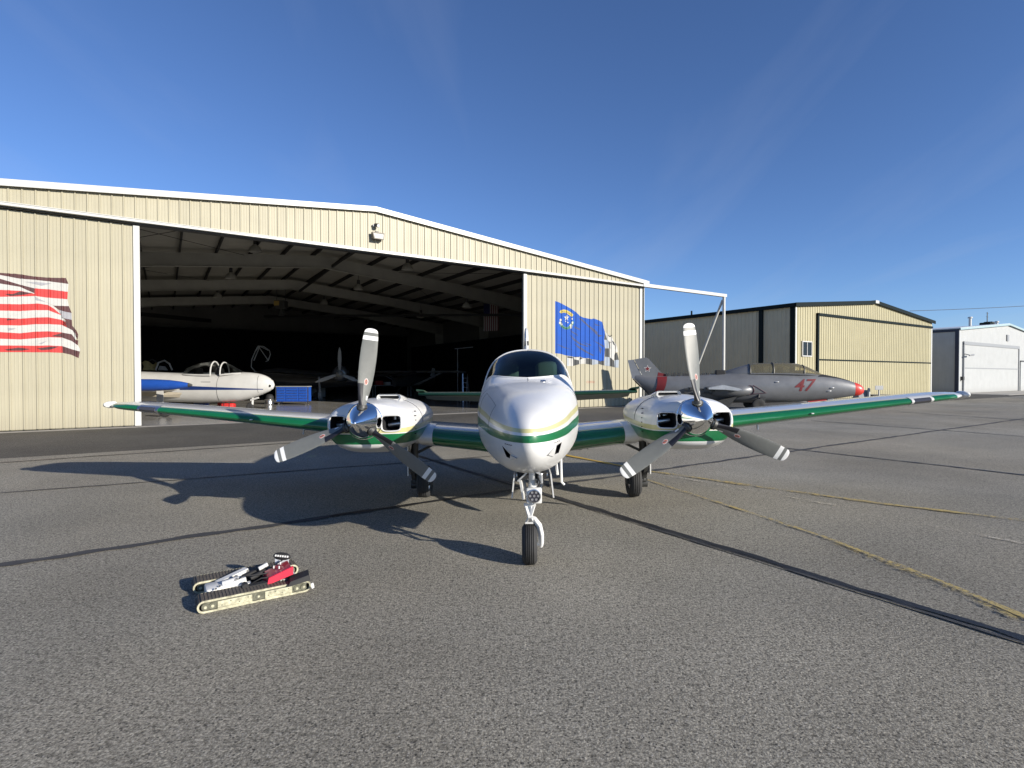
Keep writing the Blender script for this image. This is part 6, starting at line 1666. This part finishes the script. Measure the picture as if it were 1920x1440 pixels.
for o_, (x, l_) in zip([o for o in bpy.data.objects if o.name.startswith("supply_box")], ((-1.1, "red box at the left end of the dark work bench"), (-.4, "small white box left of the middle of the dark work bench"), (.5, "blue box right of the middle of the dark work bench"), (1.2, "tall white box at the right end of the dark work bench"))):
    q = wbn.location + DX * x; o_.location = (q.x, q.y, .92); o_.rotation_euler = (0, 0, TH); tag(o_, l_, "box", "boxes on the dark work bench")
ldr = thing("step_ladder", "pale step ladder standing in the dark right half of the hangar", "ladder", at_Y(872, 740, 35), (0, 0, R(20))); ldr.location.z = 0
for x in (-.22, .22):
    MB().bar((x, -.35, 0), (x * .7, 0, 1.8), .05, .03).build("rail", M_alu, ldr); MB().bar((x, .4, 0), (x * .7, 0.02, 1.8), .04, .03).build("rear_leg", M_alu, ldr)
for k in range(5): MB().box((-.2 + .012 * k, -.35 + .07 * (k + .7) - .05, .3 * (k + 1)), (.2 - .012 * k, -.35 + .07 * (k + .7) + .05, .3 * (k + 1) + .03)).build("step", M_alu, ldr)

# ------------------------------------------------------------------ tracked tug on the ramp
g0, g1 = at_z(382, 1148), at_z(570, 1108)
tx = (g1 - g0).normalized(); ty = V((-tx.y, tx.x, 0)); LT = (g1 - g0).length + .085
tug = thing("tracked_aircraft_tug", "small tracked tow robot with red battery box on the asphalt before the left wing", "tug", (g0 + g1) / 2 + ty * .20, (0, 0, atan2(tx.y, tx.x)))
TO = (g0 + g1) / 2 + ty * .20
def tl_(u, v, z):
    p = at_z(u, v, z) - TO; return V((p.dot(tx), p.dot(ty), z))
M_tread = mat("dusty rubber track", (0.115, 0.098, 0.078), 0.85, var=0.3, vscale=40)
M_plate = mat("pale yellow white plate", (0.46, 0.44, 0.31), 0.45, var=0.6, vscale=26)
M_roller = mat("greasy green grey metal", (0.15, 0.15, 0.11), 0.45, 0.3, var=0.4, vscale=30)
M_tred = mat("anodised red box", (0.36, 0.012, 0.03), 0.35, coat=0.3)
HT = .084
def stad(r, h, l, n=10):
    """closed track outline in (x, z): half circles of radius r at both ends"""
    o = []
    for i in range(n + 1):
        a = -pi / 2 + pi * i / n; o.append((l / 2 - r + r * cos(a), h + r * sin(a)))
    for i in range(n + 1):
        a = pi / 2 + pi * i / n; o.append((-l / 2 + r + r * cos(a), h + r * sin(a)))
    return o
def loop_len(pts): return sum(sqrt((a[0] - b[0]) ** 2 + (a[1] - b[1]) ** 2) for a, b in zip(pts, pts[1:] + pts[:1]))
LEN = LT
for yc, side in ((-.145, -1), (.27, 1)):
    w = .075
    out, inn = stad(HT / 2, HT / 2 + .003, LEN), stad(HT / 2 - .010, HT / 2 + .003, LEN - .02)
    b = MB(); n = len(out)
    b.loft([[(x, yc - w, z) for x, z in out], [(x, yc + w, z) for x, z in out], [(x, yc + w, z) for x, z in inn], [(x, yc - w, z) for x, z in inn], [(x, yc - w, z) for x, z in out]], cap0=False, cap1=False)
    tb = b.build("track_belt", M_tread, tug, smooth=30)
    cl = MB(); per = loop_len(out); step = .0225; d = 0
    pts = out + out[:1]
    for (ax, az), (bx_, bz) in zip(pts, pts[1:]):
        L = sqrt((bx_ - ax) ** 2 + (bz - az) ** 2)
        if L < 1e-6: continue
        t0 = (-d) % step
        while t0 < L:
            f = t0 / L; x, z = ax + (bx_ - ax) * f, az + (bz - az) * f
            tx_, tz_ = (bx_ - ax) / L, (bz - az) / L; nx_, nz_ = tz_, -tx_
            h = .0035; q = .005
            cl.add([(x + tx_ * s_ * q + nx_ * o_, yc + e, z + tz_ * s_ * q + nz_ * o_) for o_ in (0, h) for e in (-w, w) for s_ in (-1, 1)], [(4, 5, 7, 6), (0, 1, 5, 4), (2, 6, 7, 3), (0, 4, 6, 2), (1, 3, 7, 5)])
            t0 += step
        d += L
    c_ = cl.build("tread_cleats", M_tread, tug); c_['kind'] = 'stuff'
    # side plates (outer face towards the camera), rollers, screws
    for fy in (-w - .004, w + .004):
        if side == 1 and fy > 0: pass
        pl_ = stad(HT / 2 - .016, HT / 2 + .003, LEN - .05); yy = yc + fy
        s_ = -1 if fy < 0 else 1
        MB().prism([p for p in pl_], yy, yy - s_ * .006, lambda p, dd: (p[0], dd, p[1])).build("roller_well", M_roller, tug)
        for xa, xb in ((-LEN / 2 + .125, -.03), (.055, LEN / 2 - .135)):
            P = MB().box((xa, yy + s_ * .001, .022), (xb, yy + s_ * .007, HT - .018), bev=.003).build("side_plate", M_plate, tug)
            MB().box((xa, yy, .012), (xb, yy + s_ * .009, .022)).build("plate_flange", M_plate, tug)
            for k in range(4):
                x = xa + (xb - xa) * (k + .5) / 4; MB().cyl((x, yy + s_ * .007, HT * .5 + (.012 if k % 2 else -.006)), (x, yy + s_ * .0085, HT * .5 + (.012 if k % 2 else -.006)), .0045, n=8).build("bolt", M_roller, P)
        for x in (-LEN / 2 + .05, -LEN / 2 + .095, .012, LEN / 2 - .05, LEN / 2 - .10):
            r = .026 if abs(x) > .2 else .02
            MB().cyl((x, yy - s_ * .002, HT / 2), (x, yy + s_ * .006, HT / 2), r, r * .9, 16).cyl((x, yy + s_ * .006, HT / 2), (x, yy + s_ * .009, HT / 2), r * .4, n=8, mi=1).build("roller", [M_roller, M_plate], tug, smooth=40)
        rim_o, rim_i = stad(HT / 2 + .001, HT / 2 + .003, LEN + .002), stad(HT / 2 - .012, HT / 2 + .003, LEN - .024)
        MB().loft([[(x, yy, z) for x, z in rim_o], [(x, yy + s_ * .006, z) for x, z in rim_o], [(x, yy + s_ * .006, z) for x, z in rim_i], [(x, yy, z) for x, z in rim_i]], cap0=False, cap1=False).build("track_edge", M_plate, tug)
# white pivoting frame: nose block at the front, arms running back to the battery
pA = tl_(400, 1108, .055); pB = tl_(462, 1068, .115); pC = tl_(470, 1093, .085); pM = tl_(452, 1086, .115)
blk = MB().box((pA.x - .055, pA.y - .085, .025), (pA.x + .085, pA.y + .085, .10), bev=.018).build("front_block", M_whitew, tug, smooth=45)
arms = MB()
arms.bar(pA + V((.03, .06, .03)), pB, .05, .03).bar(pA + V((.04, -.045, .03)), pM + V((.03, 0, 0)), .06, .036).bar(pA + V((.05, -.08, .012)), pC, .045, .02)
arms.cyl(pA + V((.06, -.03, .035)), pM, .034, .028, 14)
arms.build("lift_arm", M_whitew, tug)
MB().cyl(pM + V((-.03, -.03, -.0)), pM + V((-.03, .05, .0)), .022, n=12).cyl(pB + V((0, -.03, -.01)), pB + V((0, .03, -.01)), .018, n=12).build("pivot_pin", M_alu, tug, smooth=40)
p_ = tl_(478, 1072, .12); MB().bar(p_ + V((-.07, .02, -.03)), p_ + V((.09, .05, .01)), .03, .03).cyl(p_ + V((-.04, -.05, -.03)), p_ + V((.08, -.02, 0)), .02, n=10).box(p_ + V((-.05, -.02, -.06)), p_ + V((.05, .06, -.02)), bev=.008).build("actuator", M_black, tug, smooth=40)
p_ = tl_(493, 1063, .15); MB().cyl(p_ + V((-.03, 0, -.01)), p_ + V((.035, .01, .012)), .016, n=12).build("motor", M_whitew, tug, smooth=40)
p_ = tl_(522, 1078, .11)
rb_ = MB().add([tuple(p_ + V(q)) for q in ((-.10, -.085, -.035), (.075, -.105, .02), (.075, .07, .02), (-.10, .08, -.035), (-.085, -.085, .015), (.075, -.105, .075), (.075, .07, .085), (-.085, .08, .02))], [(0, 3, 2, 1), (4, 5, 6, 7), (0, 1, 5, 4), (1, 2, 6, 5), (2, 3, 7, 6), (3, 0, 4, 7)]).build("battery_box", M_tred, tug)
MB().add([tuple(p_ + V(q)) for q in ((-.095, -.093, -.03), (.085, -.113, .022), (.085, -.100, .022), (-.095, -.080, -.03), (-.085, -.096, .02), (.085, -.116, .082), (.085, -.100, .085), (-.085, -.080, .023))], [(0, 3, 2, 1), (4, 5, 6, 7), (0, 1, 5, 4), (1, 2, 6, 5), (2, 3, 7, 6), (3, 0, 4, 7)]).build("battery_side", mat("bright red side panel", (0.62, 0.03, 0.06), 0.4), tug)
for q in ((-.03, .02, .052), (.0, -.03, .058), (.02, .03, .07)): MB().cyl(p_ + V(q), p_ + V(q) + V((0, 0, .02)), .006, n=8).build("switch", M_whitew, rb_)
# raised control pod with lamp row, on a short pale bracket
p_ = tl_(529, 1043, .225)
cp = MB().lathe([(-.012, .0), (-.012, .85), (0, 1.0), (.012, .85), (.012, .0)], (0, 0, 0), 'y', 28).build("control_pod", M_black, tug, smooth=50)
cp.scale = (.068, 1.1, .030); cp.location = p_; cp.rotation_euler = (R(-18), R(8), R(-28))
for i in range(6):
    l = MB().box((-.006, -.0165, -.007), (.006, -.013, .007)).build("indicator_lamp", M_whitew, cp)
    l.scale = (1 / .068, 1 / 1.1, 1 / .03); l.location = ((-.045 + i * .018) / .068, 0, .001 / .03)
b_ = MB().add([tuple(p_ + V(q)) for q in ((-.05, .02, -.015), (.045, -.03, -.02), (.04, -.05, -.07), (-.05, 0, -.065), (-.05, .026, -.015), (.045, -.024, -.02), (.04, -.044, -.07), (-.05, .006, -.065))], [(0, 1, 2, 3), (4, 7, 6, 5), (0, 3, 7, 4), (1, 5, 6, 2), (0, 4, 5, 1), (3, 2, 6, 7)]).build("pod_bracket", mat("clear grey plastic", (0.42, 0.44, 0.46), 0.2), tug)
MB().bar(p_ + V((0, -.02, -.07)), tl_(530, 1078, .10), .06, .02).build("pod_post", M_black, tug)
# black cradle at the back, dark winch along the near track
p_ = tl_(560, 1082, .10)
MB().box(p_ + V((-.13, -.06, -.045)), p_ + V((.05, .09, -.015)), bev=.01).build("rear_tray", M_grey, tug)
MB().add([tuple(p_ + V(q)) for q in ((-.10, -.11, -.02), (.06, -.12, .0), (.08, .02, .01), (-.08, .05, -.02), (-.08, -.10, .012), (.05, -.11, .04), (.07, .0, .045), (-.06, .04, .01))], [(0, 3, 2, 1), (4, 5, 6, 7), (0, 1, 5, 4), (1, 2, 6, 5), (2, 3, 7, 6), (3, 0, 4, 7)]).build("wheel_cradle", M_black, tug)
MB().bar(p_ + V((.062, -.125, -.045)), p_ + V((.082, -.12, -.04)), .008, .04).build("rear_hook", M_whitew, tug)
p_ = tl_(487, 1093, .095); MB().bar(p_ + V((-.11, -.0, -.012)), p_ + V((.14, -.02, .0)), .05, .022).cyl(p_ + V((-.10, -.03, 0)), p_ + V((-.10, .03, 0)), .022, n=14).build("winch", M_black, tug, smooth=40)
p_ = tl_(525, 1089, .085); MB().bar(p_ + V((-.09, 0, 0)), p_ + V((.1, .0, .0)), .02, .012).build("side_rail", M_whitew, tug)
MB().box((-.30, -.07, .02), (.28, .19, .04)).build("chassis_plate", M_dkmetal, tug)
MB().bar((.31, -.1, .05), (.31, .23, .05), .02, .03).build("cross_member", M_whitew, tug)

MB().tube([tl_(440, 1092, .10), tl_(455, 1080, .15), tl_(480, 1078, .14), tl_(505, 1074, .13)], .006, 6).tube([tl_(470, 1095, .09), tl_(490, 1084, .14), tl_(512, 1082, .12)], .005, 6).build("cable", M_black, tug, smooth=60)
MB().tube([tl_(500, 1070, .12), tl_(520, 1056, .19), tl_(530, 1050, .21)], .005, 6).build("cable", M_black, tug, smooth=60)
for q in ((405, 1105, .104), (398, 1110, .104), (412, 1100, .104)):
    c = tl_(*q); MB().cyl(c, c + V((0, 0, .008)), .008, n=8).build("bolt", M_alu, tug)
